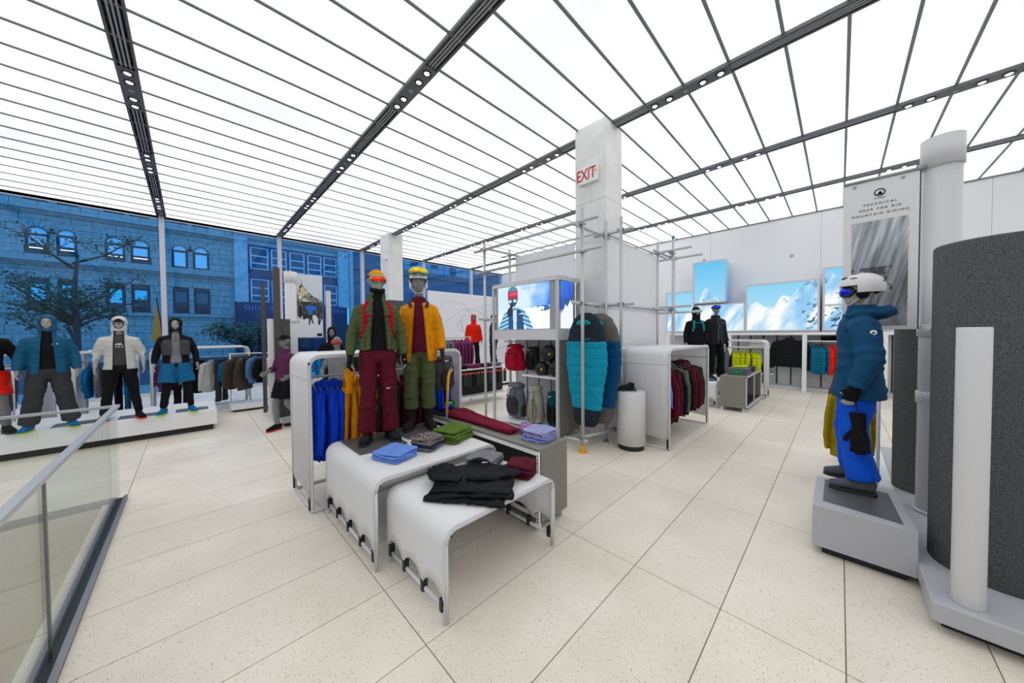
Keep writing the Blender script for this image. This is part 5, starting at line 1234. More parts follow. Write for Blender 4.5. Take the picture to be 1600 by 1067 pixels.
# arm logo
for i in range(1):
    h = M3.top.ray_cast(Vector((-.6, -.05, 1.36)), Vector((1, 0, 0)))
    if h[0] is not None:
        d_ = MB().disc_lathe([(.02, 0), (.02, .0015)], seg=20); o = d_.build('round_logo', LOGO, M3.root); n_ = h[1]
        o.matrix_local = basis((h[0].x-.004, h[0].y, h[0].z), (0, -1, 0), (0, 0, 1)); MB().box(-.028, .028, -.036, -.026, 0, .0015).build('logo_text_bar', C_BLUE, o)
        MB().prism([(-.012, -.01), (0, .01), (.012, -.01)], .0015, .0025).build('logo_peak', BLK, o)
    h = M3.top.ray_cast(Vector((-.12, .6, 1.385)), Vector((0, -1, 0)))
    if h[0] is not None: MB().box(-.04, .04, -.012, .012, 0, .002).build('chest_logo', C_BLUE, M3.root).matrix_local = basis(h[0]+h[1]*.003, (-1, 0, 0), (0, 0, 1))

# left platform row
wide = lambda a=.33, b=.38: {1: dict(el=(a, -.03, 1.18), wr=(b, .05, .96)), -1: dict(el=(-a, -.03, 1.18), wr=(-b, .05, .96))}
PZ = .378
M4 = Man('mannequin in open blue hooded jacket and charcoal trousers on the left platform', (-1.45, 8.2, PZ), R(186), .9, .010, skin=SKINL, stance=.2, arms=wide(.25, .275))
M4.root.location.y = 8.02
M4.shirt(C_BLK, .98, .006, neck=1.56); M4.pants(C_DGR, ((.108, .12), (.105, .115), (.095, .1), (.095, .1), (.1, .11))); M4.coat(C_DBL, .9, .045, .085, hood='up', puff=.006); M4.logo(-.1, 1.37, 1.2); M4.shoes(C_SHO, LIME)
M5 = Man('mannequin in white hooded shell, black cap and black tights on the left platform', (-.79, 8.05, PZ), R(182), .9, .010, skin=SKINL, stance=.2, arms=wide(.26, .275))
M5.shirt(cloth('graphic_tee', '4B4548'), .98, .006, neck=1.5, name='t_shirt'); M5.pants(C_BLK, ((.1, .115), (.088, .098), (.065, .07), (.06, .068), (.048, .052))); M5.coat(C_WHT, .91, .06, .085, hood='up', send=.35, puff=.004); M5.cap(C_BLK); M5.shoes(cloth('shoe_black', '1D1E22'), RSOLE)
# printed peaks and word on the tee
gm = MB().prism([(-.05, 0), (-.02, .035), (-.005, .018), (.012, .04), (.05, 0), (.02, .012), (0, .004), (-.022, .012)], 0, .002); o = gm.build('print', LOGO, M5.root); o.matrix_local = basis((0, .137, 1.33), (-1, 0, 0), (0, 0, 1))
text('print_lettering', 'THE N', .035, LOGO, basis((0, .137, 1.3), (-1, 0, 0), (0, 0, 1)), M5.root, .001)
M6 = Man('mannequin in black and grey quilted vest top with blue shorts over black tights', (-.17, 8.08, PZ), R(180), .9, .010, skin=SKINL, stance=.185, arms=wide(.26, .285))
M6.shirt(C_GRY, .97, .008, neck=1.56, name='half_zip'); M6.pants(C_BLK, ((.1, .11), (.085, .095), (.062, .068), (.06, .066), (.045, .05)), name='tights'); M6.pants(C_STB, ((.125, .13), (.125, .135), (.13, .13), (.1, .1), (.1, .1)), zend=.6, name='shorts')
M6.coat(C_BLK, .88, .05, .09, hood='up', srad=(.075, .08, .068, .058, .052, .044)); 
def vst(mb): 
    T = [(1.12, .195, .148), (1.24, .2, .152), (1.35, .207, .155), (1.42, .185, .135)]; mb.tube([(0, 0, z) for z, a, c in T], [(a, c) for z, a, c in T], 26)
put('quilted_panel', organic(vst, .011, 2, quilt(.006, .036), [[((-.062, 0, 1.2), (-1, 0, 0)), ((.062, 0, 1.2), (1, 0, 0)), ((0, 0, 0), (0, -1, 0))], [((0, 0, 1.415), (0, 0, -1))]], .004), cloth('vest_grey', '4D4E54'), M6.root)
MB().tube([(0, .145, 1.5), (0, .15, 1.36)], .004, 6).build('zip', BLK, M6.root); M6.shoes(C_SHO, LIME)
M7 = Man('partly cropped mannequin in black top and red shorts at the far left edge', (-1.98, 8.12, PZ), R(190), .9, .010, stance=.17, arms=wide(.28, .31))
M7.shirt(C_BLK, .95, .01, sleeve='long'); M7.pants(C_ORG, ((.12, .13), (.12, .125), (.12, .12), (.1, .1), (.1, .1)), zend=.6, name='shorts'); M7.pants(C_GRY, ((.1, .11), (.085, .09), (.062, .07), (.06, .065), (.045, .05)), name='tights'); M7.shoes(C_BLK, BSOLE)

# centre-left group
M8 = Man('mannequin in plum half zip, black shorts and cap, striding beside the slab', (1.23, 7.12, .0), R(118), .94, .010, stance=.09, legs={1: dict(an=(.09, .12, .09), kn=(.09, .14, .5), toe=0.), -1: dict(an=(-.09, -.3, .16), kn=(-.09, .05, .5), toe=0.)}, arms={1: dict(el=(.27, .0, 1.18), wr=(.22, .22, 1.1)), -1: dict(el=(-.26, -.1, 1.18), wr=(-.22, .1, 1.05))})
M8.shirt(C_PUR, .93, .008, sleeve='threequarter', neck=1.56); M8.pants(C_BLK, ((.115, .12), (.115, .125), (.105, .11), (.1, .1), (.1, .1)), zend=.6, name='shorts'); M8.cap(C_BLK); M8.shoes(C_BLK, RSOLE)
M9 = Man('grey mannequin in grey sports top and sunglasses behind the white rack', (1.86, 6.3, .0), R(150), .92, .010, fem=True, arms={1: dict(el=(.27, -.02, 1.18), wr=(.2, .2, 1.12)), -1: dict(el=(-.27, -.02, 1.18), wr=(-.3, .1, .97))})
M9.shirt(C_GRY, .95, .006, sleeve='short'); M9.pants(C_BLK, ((.1, .11), (.085, .09), (.062, .07), (.06, .065), (.045, .05)), name='tights'); M9.goggles(mat('shade_red', 'C03028', .1), FR_B, FR_B, 1.722); M9.shoes(C_BLK, BSOLE)
M10 = Man('mannequin in black hooded jacket with arm bent, standing by the climber poster', (2.08, 7.35, .172), R(160), .93, .010, arms={1: dict(el=(.27, .0, 1.18), wr=(.16, .2, 1.25)), -1: dict(el=(-.27, .0, 1.18), wr=(-.12, .22, 1.12))})
M10.pants(C_BLK); M10.coat(C_BLK, .9, 0, hood='up'); M10.shoes(C_BLK, BSOLE)
# back centre group
M11 = Man('mannequin in orange red hooded ski jacket and black trousers at the back', (6.85, 8.75, .6), R(150), .97, .011, stance=.13)
M11.pants(C_BLK, SKIP); M11.coat(C_ORG, .86, 0, hood='up', puff=.008); M11.shoes(C_BLK, BSOLE); M11.path_on([(0, z) for z in (1.45, 1.38, 1.3, 1.2, 1.1, 1.0, .9)], .005, BLK, 'zip')
M12 = Man('mannequin in charcoal jacket carrying a navy backpack at the back, right of the orange one', (7.35, 8.3, .6), R(60), .97, .011, stance=.12)
M12.pants(C_BLK, SKIP); M12.coat(C_DGR, .86, 0, puff=.005); M12.beanie(C_BLK); M12.shoes(C_BLK, BSOLE)
put('backpack', organic(lambda mb: mb.ell((0, -.26, 1.28), (.17, .12, .28), 20, 14, None, .7), .014, 2, folds(.006, 6, 6, 9)), C_DBL, M12.root); M12.path_on([(.1, 1.47), (.12, 1.38), (.12, 1.28), (.15, 1.15)], (.025, .008), C_RED, 'pack_strap'); M12.path_on([(-.1, 1.47), (-.12, 1.38), (-.12, 1.28), (-.15, 1.15)], (.025, .008), C_RED, 'pack_strap')
# far right pair on low table
M13 = Man('far mannequin in black puffer with teal pack straps and green goggles, left of the pair', (8.95, 2.52, .575), R(135), .96, .011)
M13.pants(C_DGR, SKIP); M13.coat(C_BLK, .86, 0, hood='up', puff=.01, disp=quilt(.006, .06)); M13.goggles(LENS_G, FR_B, FR_B)
for q in (1, -1): M13.path_on([(q*.08, 1.48), (q*.11, 1.42), (q*.12, 1.32), (q*.14, 1.2)], (.03, .01), cloth('teal_strap', '1E9AA8'), 'pack_strap', .008)
M13.path_on([(x, 1.42) for x in (-.12, -.06, 0, .06, .12)], (.016, .008), cloth('teal_strap', '1E9AA8'), 'chest_strap', .01, ref=(0, 0, 1)); M13.shoes(C_BLK, BSOLE)
M14 = Man('far mannequin in charcoal quilted parka with blue goggles on its beanie, right of the pair', (9.3, 2.18, .575), R(140), .985, .011, stance=.14)
M14.shirt(C_DBL, .95, .006, neck=1.55); M14.pants(C_BLK, SKIP); M14.coat(cloth('parka', '26282C'), .84, .02, .035, puff=.016, disp=quilt(.009, .085), zipm=C_GRY, collar=1.57); M14.beanie(cloth('beanie_blue', '1B3FA8'), 1.745); M14.goggles(LENS_B, FR_B, C_COB, 1.775); M14.logo(-.12, 1.38, 1.3); M14.shoes(C_BLK, BSOLE); M14.gloves(C_BLK)

# ================================================================== HANGING GARMENTS
def hang_mesh(kind, seed=0):
    rn = random.Random(seed)
    def b(mb):
        if kind in ('jacket', 'puffer', 'hooded', 'shirt'):
            k = {'jacket': .034, 'hooded': .032, 'puffer': .048, 'shirt': .026}[kind]; L_ = {'jacket': .76, 'hooded': .8, 'puffer': .68, 'shirt': .66}[kind]
            T = [(-.06, .055, .03), (-.09, .12, k*.8), (-.13, .2, k), (-.2, .225, k*1.1), (-.4, .235, k*1.15), (-L_*.85, .24, k*1.25), (-L_, .245, k*1.2)]
            mb.tube([(0, rn.uniform(-.005, .005), z) for z, a, c in T], [(a, c) for z, a, c in T], 26)
            for q in (1, -1): mb.tube([(q*.14, 0, -.13), (q*.215, 0, -.17), (q*.26, .012, -.35), (q*.275, .02, -.55), (q*.27, .03, -.72 if kind != 'shirt' else -.45)], [(.05, .04), (.062, k*1.05), (.058, k), (.052, k*.95), (.044, k*.85)], 14)
            if kind == 'hooded': mb.ell((0, -.045, -.07), (.1, .05, .07), 14, 10)
            else: mb.tube([(0, 0, -.1), (0, 0, -.035)], [(.07, .04), (.062, .036)], 14)
        else:
            for q in (1, -1): mb.tube([(q*.075, 0, -.05), (q*.085, 0, -.35), (q*.1, 0, -.7), (q*.105, 0, -1.0)], [(.09, .04), (.088, .035), (.075, .03), (.08, .03)], 16)
            mb.tube([(0, 0, -.04), (0, 0, -.22)], [(.165, .035), (.17, .045)], 18)
    d = quilt(.012, .07) if kind == 'puffer' else folds(.009, 11, 3, 2.6, seed)
    me = organic(b, .0125, 2, d); return me
HM = {(k, i): hang_mesh(k, i) for k in ('jacket', 'puffer', 'hooded', 'shirt', 'pants') for i in range(2 if k != 'pants' else 1)}
for me in HM.values(): me.materials.append(C_BLK)
hg = MB().tube([(-.19, 0, -.12), (-.1, 0, -.075), (0, 0, -.045), (.1, 0, -.075), (.19, 0, -.12)], .006, 6).tube([(0, 0, -.045), (0, 0, .0), (.012, 0, .022), (.0, 0, .032), (-.015, 0, .018)], .0025, 5).mesh('hanger', mat('hanger_steel', '8D8F92', .3, metal=.7), True)
ORD = ['first', 'second', 'third', 'fourth', 'fifth', 'sixth', 'seventh', 'eighth', 'ninth', 'tenth', 'eleventh', 'twelfth']
NAMES = {'jacket': 'hanging_jacket', 'hooded': 'hanging_jacket', 'puffer': 'hanging_puffer', 'shirt': 'hanging_shirt', 'pants': 'hanging_trousers'}
def hang_row(kind, m, desc, where, p0, p1, n, rot, zr, group=None, sc=1., jit=6, kinds=None):
    rn = random.Random(hash(desc) % 1000 if False else len(desc)*7+n)
    for i in range(n):
        t = i/(n-1) if n > 1 else .5; k = (kinds or [kind])[i % len(kinds or [kind])]
        o = link(NAMES[k], HM[(k, i % 2 if k != 'pants' else 0)], None); setmat(o, m)
        o.location = (p0[0]+(p1[0]-p0[0])*t, p0[1]+(p1[1]-p0[1])*t, zr-.034*sc); o.rotation_euler = (0, rn.uniform(-.02, .02), rot+R(rn.uniform(-jit, jit)))
        o.scale = (sc, sc, sc)
        lab = f'{desc}, {ORD[i]} from the {where}' if n > 1 else f'{desc} {where}'
        tag(o, lab, 'trousers' if k == 'pants' else ('shirt' if k == 'shirt' else 'jacket'), group)
        h = link('hanger', hg, o)
XR = R(90)   # garment plane across X (rail runs along X)
hang_row('hooded', C_COB, 'cobalt blue shell on the long white rack', 'rack end panel', (.9, 3.86), (1.1, 3.86), 5, XR, 1.27, 'cobalt jackets on the long white rack')
hang_row('hooded', C_MUS, 'mustard shell on the long white rack', 'cobalt jackets', (1.17, 3.86), (1.41, 3.86), 5, XR, 1.27, 'mustard jackets on the long white rack')
hang_row('jacket', C_FGR, 'dark green jacket on the long white rack', 'mustard jackets', (1.5, 3.88), (1.68, 3.88), 3, XR, 1.27, 'dark green jackets on the long white rack')
hang_row('jacket', C_MAR, 'maroon jacket on the long white rack', 'dark green jackets', (1.8, 3.88), (2.1, 3.88), 4, XR, 1.27, 'maroon jackets on the long white rack')
hang_row('jacket', C_COB, 'cobalt jacket at the right end of the long white rack', 'maroon jackets', (2.24, 3.88), (2.4, 3.88), 3, XR, 1.27, 'cobalt jackets at the right rack end')
jr = [('periwinkle blue', C_PERI, 'shirt'), ('maroon', C_MAR, 'hooded'), ('maroon', C_MAR, 'jacket'), ('black', C_BLK, 'jacket'), ('sage green', cloth('sage', '6B7560'), 'hooded'), ('black', C_BLK, 'hooded'), ('maroon', C_MAR, 'jacket'), ('burgundy', C_MAR, 'hooded'), ('forest green', C_FGR, 'hooded')]
for i, (nm, m, k) in enumerate(jr):
    hang_row(k, m, f'{nm} jacket hanging {ORD[i]} in the rack by the round pedestal', 'viewed past the white panel', (5.0+i*.2, 2.06), (0, 0), 1, XR, 1.25, 'jackets on the pedestal rack') if False else None
    o = link('hanging_jacket', HM[(k, i % 2)], None); setmat(o, m); o.location = (4.98+i*.19, 2.04, 1.215); o.scale = (1.15, 1.25, 1.12); o.rotation_euler.z = XR+R(((i*37) % 13)-6); link('hanger', hg, o)
    tag(o, f'{nm} jacket, {ORD[i]} from the white end panel of the rack by the round pedestal', 'jacket', 'jackets on the rack by the round pedestal')
# trousers under jackets on that rack
for i, (nm, m) in enumerate((('maroon', C_MAR), ('black', C_BLK), ('dark green', C_FGR))):
    o = link('hanging_trousers', HM[('pants', 0)], None); setmat(o, m); o.location = (5.12+i*.19*1.7, 2.06, 1.18); o.rotation_euler.z = XR+.05*i; o.scale = (.95, .95, .98); link('hanger', hg, o)
    tag(o, f'{nm} trousers hanging between the jackets of the rack by the round pedestal', 'trousers', 'trousers on the rack by the round pedestal')
# left racks
lr = [('bright blue shirt', C_SKY, 'shirt'), ('pale grey shirt', C_GRY, 'shirt'), ('plum trousers', C_PUR, 'pants'), ('black trousers', C_BLK, 'pants'), ('blue trousers', C_STB, 'pants')]
for i, (nm, m, k) in enumerate(lr):
    o = link(NAMES[k], HM[(k, 0)], None); setmat(o, m); o.location = (-1.4+i*.12, 10.25, 1.19); o.rotation_euler.z = XR+.08*(i % 3-1); link('hanger', hg, o)
    tag(o, f'{nm} hanging behind the white hooded mannequin', k if k != 'pants' else 'trousers', 'clothes behind the white hooded mannequin')
lr = [('cream shirt', C_CRM, 'shirt'), ('pale pink shirt', cloth('pale_pink', 'D8C0C0'), 'shirt'), ('black trousers', C_BLK, 'pants'), ('charcoal shirt', C_DGR, 'shirt')]
for i, (nm, m, k) in enumerate(lr):
    o = link(NAMES[k], HM[(k, 0)], None); setmat(o, m); o.location = (-2.45+i*.13, 9.3, 1.19); o.rotation_euler.z = XR+.08*(i % 3-1); link('hanger', hg, o)
    tag(o, f'{nm} hanging between the red shorts and blue hooded mannequins', k if k != 'pants' else 'trousers', 'clothes at the far left')
lr = [('plum shirt', C_PUR, 'shirt'), ('black trousers', C_BLK, 'pants'), ('grey and black shirt', C_GRY, 'shirt'), ('black jacket', C_BLK, 'jacket'), ('pale grey jacket', C_WHT, 'jacket'), ('charcoal trousers', C_DGR, 'pants'), ('blue shirt', C_STB, 'shirt'), ('cream shirt', C_CRM, 'shirt')]
for i, (nm, m, k) in enumerate(lr):
    o = link(NAMES[k], HM[(k, 0)], None); setmat(o, m); o.location = (-.32+i*.17, 10.57, 1.19); o.rotation_euler.z = R(48)+.08*(i % 3-1); o.scale = (1.05, 1.3, 1.05); link('hanger', hg, o)
    tag(o, f'{nm}, {ORD[i]} from the left on the rack beside the blue shorts mannequin', k if k != 'pants' else 'trousers', 'clothes on the rack below the window')
lr = [('brown jacket', C_BRN, 'jacket'), ('dark brown jacket', C_BRN, 'hooded'), ('denim blue shirt', cloth('denim', '5C7FA8'), 'shirt'), ('black shirt', C_BLK, 'shirt'), ('white jacket', C_WHT, 'jacket'), ('white jacket', C_WHT, 'jacket')]
for i, (nm, m, k) in enumerate(lr):
    o = link(NAMES[k], HM[(k, i % 2)], None); setmat(o, m); o.location = (.72+i*.175, 9.7, 1.27); o.rotation_euler.z = R(50)+.08*(i % 3-1); link('hanger', hg, o)
    tag(o, f'{nm}, {ORD[i]} from the left on the low rack left of the dark post', k, 'clothes on the low rack left of the dark post')
hang_row('shirt', C_SKY, 'blue shirt behind the black hooded mannequin', 'left', (2.1, 10.4), (3.0, 10.4), 5, XR, 1.25, 'blue shirts behind the black hooded mannequin')
hang_row('shirt', C_FGR, 'dark shirt right of the black hooded mannequin', 'left', (3.2, 10.4), (4.2, 10.4), 6, XR, 1.25, 'dark shirts behind the olive jacket mannequin')
hang_row('jacket', C_SLT, 'grey jacket behind the mustard mannequin', 'left', (4.65, 7.75), (5.15, 7.75), 5, XR, 1.62, 'grey jackets on the back rack')
hang_row('jacket', C_PNK, 'purple jacket behind the mustard mannequin', 'grey jackets', (5.25, 7.75), (5.85, 7.75), 6, XR, 1.62, 'purple jackets on the back rack')
# right wall rails
hang_row('puffer', C_CYAN, 'petrol blue puffer on the right wall rail', 'white post', (12.55, .6), (12.55, .3), 5, 0.35, 1.38, 'petrol puffers on the wall rail', sc=1.12)
hang_row('puffer', C_ORG, 'orange puffer on the right wall rail', 'petrol puffers', (12.5, .2), (12.5, -.15), 5, 0.35, 1.38, 'orange puffers on the wall rail', sc=1.12)
o = link('hanging_puffer', HM[('puffer', 0)], None); setmat(o, cloth('puffer_black', '1B1D22')); o.location = (12.44, 1.03, 1.58); o.rotation_euler.z = R(90); o.scale = (1.5, 1.2, 1.32); link('hanger', hg, o); tag(o, 'large black puffer hanging flat against the speckled wall board', 'jacket')
hang_row('puffer', C_CHA, 'chartreuse puffer on the far white rack', 'left', (10.5, 2.03), (10.5, 1.5), 6, R(15), 1.28, 'chartreuse puffers on the far rack', sc=1.1)
hang_row('puffer', C_SLT, 'slate grey puffer on the far white rack', 'left', (10.5, 2.5), (10.5, 2.18), 4, R(15), 1.28, 'slate puffers on the far rack', sc=1.05)
# rust and ochre jackets behind blue mannequin
hang_row('hooded', C_RUST, 'rust brown jacket half hidden behind the blue ski mannequin', 'left', (5.42, -.12), (5.55, -.12), 2, XR, 1.36, 'rust jackets behind the blue mannequin', sc=1.08)
hang_row('hooded', C_OCH, 'ochre yellow jacket half hidden behind the blue ski mannequin', 'left', (5.2, -.08), (5.33, -.1), 2, XR, 1.15, 'ochre jackets behind the blue mannequin', sc=1.08)

for o in bpy.data.objects:
    if o.get('group') in ('rust jackets behind the blue mannequin', 'ochre jackets behind the blue mannequin'): o.scale = (.64, 1.3, 1.05)

# ================================================================== FOLDED CLOTHES AND SMALL GOODS
def folded(w_, d, h, seed, bump=0.):
    def dp(co):
        z = co[:, 2]/h; n = fbm(co*np.array([13, 13, 30])+seed*3.1, 3, seed); co = co.copy()
        co[:, 2] += n*h*.9*z-.25*h*z*np.exp(-(np.abs(co[:, 0]+w_*.18)/.012)**2)-.25*h*z*np.exp(-(np.abs(co[:, 0]-w_*.22+co[:, 1]*.2)/.012)**2)+bump*np.exp(-((co[:, 0]-w_*.05)/(w_*.28))**2-((co[:, 1]+d*.22)/(d*.22))**2)*z; co[:, 0] += n*.012; co[:, 1] += .008*np.sin(co[:, 0]*30+seed); return co
    return supermesh(w_, d, h, .22, 64, 18, dp, .5)
def stack(m, desc, loc, rz, w_, d, h, n, group, cat='shirt', mats=None, name='folded_shirt', bump=.018):
    P_ = ['bottom', 'second from bottom', 'third from bottom', 'fourth from bottom', 'fifth from bottom']
    for i in range(n):
        me = folded(w_*(1-.03*(i % 2)-.01*i), d*(1-.015*i), h, i+len(desc), bump if i == n-1 else 0); me.materials.append((mats or [m])[i % len(mats or [m])])
        o = link(name, me); o.location = (loc[0]+.004*math.sin(i*2.1), loc[1]+.004*math.cos(i*1.7), loc[2]+i*h*.86); o.rotation_euler.z = rz+.04*math.sin(i*1.9)
        tag(o, f'{desc}, {"topmost" if i == n-1 else P_[i]} of its pile' if n > 1 else desc, cat, group if n > 1 else None)
STW = striped('knit_navy_cream', ['2E2F3C', 'D9CDB8', '6B4B4E', '2E2F3C'], 26, 'Z', 2.5); STB_ = striped('knit_blue_white', ['5E7FD8', 'E6E8F4', '4A62B8', 'C9D2F0', '7A3A6A'], 22, 'X', 3)
stack(C_PERI, 'periwinkle blue folded tee on the taller nesting table', (1.22, 2.65, TT), R(20), .27, .30, .02, 4, 'periwinkle tees on the nesting table')
stack(STW, 'navy and cream folded sweater on the nesting table', (1.53, 2.66, TT), R(25), .23, .24, .032, 4, 'patterned sweaters on the nesting table', mats=[C_SLT, cloth('navy_fold', '33384A'), STW, STW], name='folded_sweater', bump=.035)
stack(C_GRN, 'moss green folded jacket on the nesting table', (1.84, 2.7, TT), R(18), .33, .3, .034, 4, 'moss green jackets on the nesting table', 'jacket', name='folded_jacket', bump=.03)
stack(C_GRY, 'heather grey folded top on the lower nesting table', (1.80, 2.17, TL), R(28), .27, .28, .024, 4, 'grey tops on the lower table', mats=[C_DGR, C_SLT, C_GRY, C_GRY])
stack(C_MAR, 'maroon folded sweater on the lower nesting table', (1.88, 1.80, TL), R(25), .22, .22, .03, 4, 'maroon sweaters on the lower table', name='folded_sweater', bump=.03)
stack(STB_, 'blue and white striped knit on the near bench end', (2.32, 1.98, .715), R(10), .26, .27, .022, 5, 'striped knits on the bench', name='folded_sweater', bump=.02, mats=[STB_, C_PERI, STB_, STB_, STB_])
stack(cloth('denim', '5C7FA8'), 'denim blue folded trousers under the far low table edge', (8.62, 2.15, .575), 0, .3, .3, .03, 2, 'denim trousers on the far table', 'trousers', name='folded_trousers')
hatm = organic(lambda mb: mb.ell((0, 0, .05), (.075, .075, .055), 16, 10), .009, 1, folds(.008, 12, 12, 20, 5)); hatm.materials.append(striped('knit_purple', ['6A4AB0', 'E6E0F2', 'A02848'], 18, 'Z', 3)); o = link('knit_hat', hatm, loc=(2.36, 2.2, .715)); tag(o, 'purple patterned knit hat behind the striped knits on the bench', 'hat')
# black jacket spread on the low table (two more beneath)
def flatjacket(seed, top):
    def b(mb):
        mb.rings([[Vector((x*w_, y*.5+.0, z)) for x, z in ((-1, .0), (-.6, .0), (.6, 0), (1, 0), (1, .03), (.6, .045), (0, .05), (-.6, .045), (-1, .03))] for y, w_ in ((-.55, .27), (-.3, .265), (0, .27), (.3, .28), (.46, .2), (.52, .09))])
        if top:
            mb.tube([(.22, .17, .045), (.27, .05, .06), (.13, -.06, .075), (-.05, -.08, .08)], [(.07, .032), (.075, .032), (.065, .03), (.05, .025)], 14, ref=(0, 0, 1))
            mb.tube([(-.22, .17, .045), (-.3, .03, .055), (-.24, -.1, .07), (-.08, -.13, .075)], [(.07, .032), (.075, .032), (.065, .03), (.05, .025)], 14, ref=(0, 0, 1))
            mb.tube([(-.1, .25, .06), (0, .27, .075), (.1, .25, .06)], [(.03, .02), (.04, .035), (.03, .02)], 10, ref=(0, 0, 1))
    g = folds(.012, 11, 9, 6, seed)
    return organic(b, .0095, 2, lambda co, no: g(co, no)+(.004*(np.abs(np.sin(co[:, 1]*55))-.5)*((co[:, 0] < .02) & (co[:, 1] > 0)) if top else 0))
for i, (nm, z, a, tp) in enumerate((('bottom', 0, -34, False), ('middle', .018, -24, False), ('top', .034, -28, True))):
    me = flatjacket(i+3, tp); me.materials.append(cloth('black_nylon', '15171B', .6)); o = link('folded_jacket', me, loc=(1.46+.03*i, 1.90+.02*i, TL+.004+z)); o.rotation_euler.z = R(a-20); o.scale = (1.04, .92, .62)
    tag(o, f'black nylon jacket laid flat on the lower nesting table, {nm} one of three', 'jacket', 'black jackets laid on the low table')
    if tp: l_ = link('logo', LOGOM, o); l_.location = (.06, .2, .085); l_.scale = (1.2, 1.2, 2.5)
# maroon trousers laid along the bench
for i in range(2):
    def b(mb, i=i): 
        mb.tube([(.0, 0, .03), (.0, .3, .03), (.01, .6, .028), (.03, .95, .03), (.05, 1.1, .035)], [(.045, .022), (.055, .024), (.062, .024), (.085, .028), (.09, .03)], 16, ref=(0, 0, 1))
    me = organic(b, .0095, 2, folds(.010, 22, 3, 6, i)); me.materials.append(cloth('wine', '7A1F36')); o = link('folded_trousers', me, loc=(2.3-.07*i, 2.22+.03*i, .717+.0)); o.rotation_euler.z = R(-2+3*i); tag(o, ('wine red trousers laid lengthways on the bench, back leg', 'wine red trousers laid lengthways on the bench, front leg')[i], 'trousers', 'wine trousers on the bench')
# tray with goggles
ty = empty('display_tray', (2.3, 3.52, .715), label='black pebble textured tray at the far end of the bench', cat='tray'); box('tray', speckle('pebble_black', '0B0B0D', '4A4A4E', 60, .45, .6, .4), -.17, .17, -.16, .16, 0, .03, ty, bevel=.006)
def loose_goggle(loc, rz, lens, label, strapm):
    g = empty('ski_goggles', loc, rz, 1, label, 'goggles')
    def seg(name, r0_, r1_, h, m, off, par):
        mb = MB(); rows = []
        for k in range(15):
            t = R(25+130*k/14); e = min(1, min(k, 14-k)/2*.7+.3)
            rows.append([Vector((r0_*math.cos(t)*(1+u*off), r1_*math.sin(t)*(1+u*off)-.03, .05+hh*h*e)) for u, hh in ((0, -1), (1, -.8), (1.2, 0), (1, .8), (0, 1))])
        return mb.rings(rows).build(name, m, par, smooth=True)
    f = seg('frame', .088, .065, .046, FR_B, .18, g); seg('lens', .088, .07, .038, lens, .22, f)
    MB().tube([(.08, 0, .045), (.09, -.07, .035), (.0, -.11, .03), (-.09, -.07, .035), (-.08, 0, .045)], (.003, .016), 8, ref=(0, 0, 1)).build('strap', strapm, g, smooth=True)
loose_goggle((2.24, 3.46, .745), R(150), LENS_B, 'blue lensed ski goggles on the black bench tray', C_BLK); loose_goggle((2.38, 3.6, .745), R(170), LENS_G, 'green lensed ski goggles behind on the black bench tray', C_BLK)
# grey backpack and ice axe held by mustard mannequin
def backpack(label, loc, rz, m, m2, w_=.3, d=.2, h=.48, s=1., lid=True, straps=True, pad=.0):
    t = empty('backpack', loc, rz, s, label, 'backpack')
    put('main_body', organic(lambda mb: (mb.tube([(0, 0, .02), (0, 0, h*.3), (0, 0, h*.7), (0, 0, h*.93)], [(w_*.44, d*.4), (w_*.5, d*.5), (w_*.47, d*.46), (w_*.36, d*.32)], 24), mb.ell((0, 0, h*.9), (w_*.38, d*.38, h*.1), 18, 10)), .012, 3, folds(.009, 8, 8, 8, 5)), m, t)
    if lid: put('lid', organic(lambda mb: mb.ell((0, .0, h*.97), (w_*.43, d*.47, h*.1), 20, 12, None, .8), .011, 2, folds(.006, 9, 9, 12, 2)), m, t)
    put('front_pocket', organic(lambda mb: mb.ell((0, -d*.46, h*.4), (w_*.34, d*.16, h*.27), 20, 12, None, .6), .011, 2, folds(.006, 9, 9, 10, 7)), m2, t)
    for q in (1, -1):
        put('side_pocket', organic(lambda mb: mb.ell((q*w_*.47, 0, h*.25), (w_*.1, d*.3, h*.2), 14, 10), .011, 1), m2, t)
        MB().tube([(q*w_*.22, -d*.5, h*.93), (q*w_*.24, -d*.64, h*.6), (q*w_*.2, -d*.62, h*.25), (q*w_*.2, -d*.45, h*.05)], (.008, .003), 6).build('compression_strap', BLK, t); MB().box(q*w_*.22-.014, q*w_*.22+.014, -d*.66, -d*.6, h*.66, h*.71).build('buckle', BLK, t, bevel=.003)
        if straps: MB().tube([(q*w_*.2, d*.4, h*.9), (q*w_*.3, d*.75, h*.7), (q*w_*.3, d*.7, h*.4), (q*w_*.34, d*.45, h*.1)], (.026, .008), 8).build('shoulder_strap', m2, t, smooth=True)
    MB().tube([(-.03, d*.3, h*.98), (0, d*.32, h*1.07), (.03, d*.3, h*.98)], .006, 6).build('grab_loop', BLK, t)
    o = link('logo', LOGOM, t); o.matrix_local = basis((0, -d*.5, h*.93), (1, 0, 0), (0, 0, 1)) @ Matrix.Diagonal((1.5, 1.5, 2, 1)); return t
backpack('dark grey backpack hanging from the hand of the mustard jacket mannequin', (2.16, 3.36, 1.02), R(10), cloth('pack_grey', '4E4E54'), C_DGR, .28, .17, .4)
ax = empty('ice_axe', (2.06, 3.14, .80), R(30), 1, 'yellow shafted ice axe strapped to the grey backpack', 'ice axe'); ax.rotation_euler = (0, R(6), R(30))
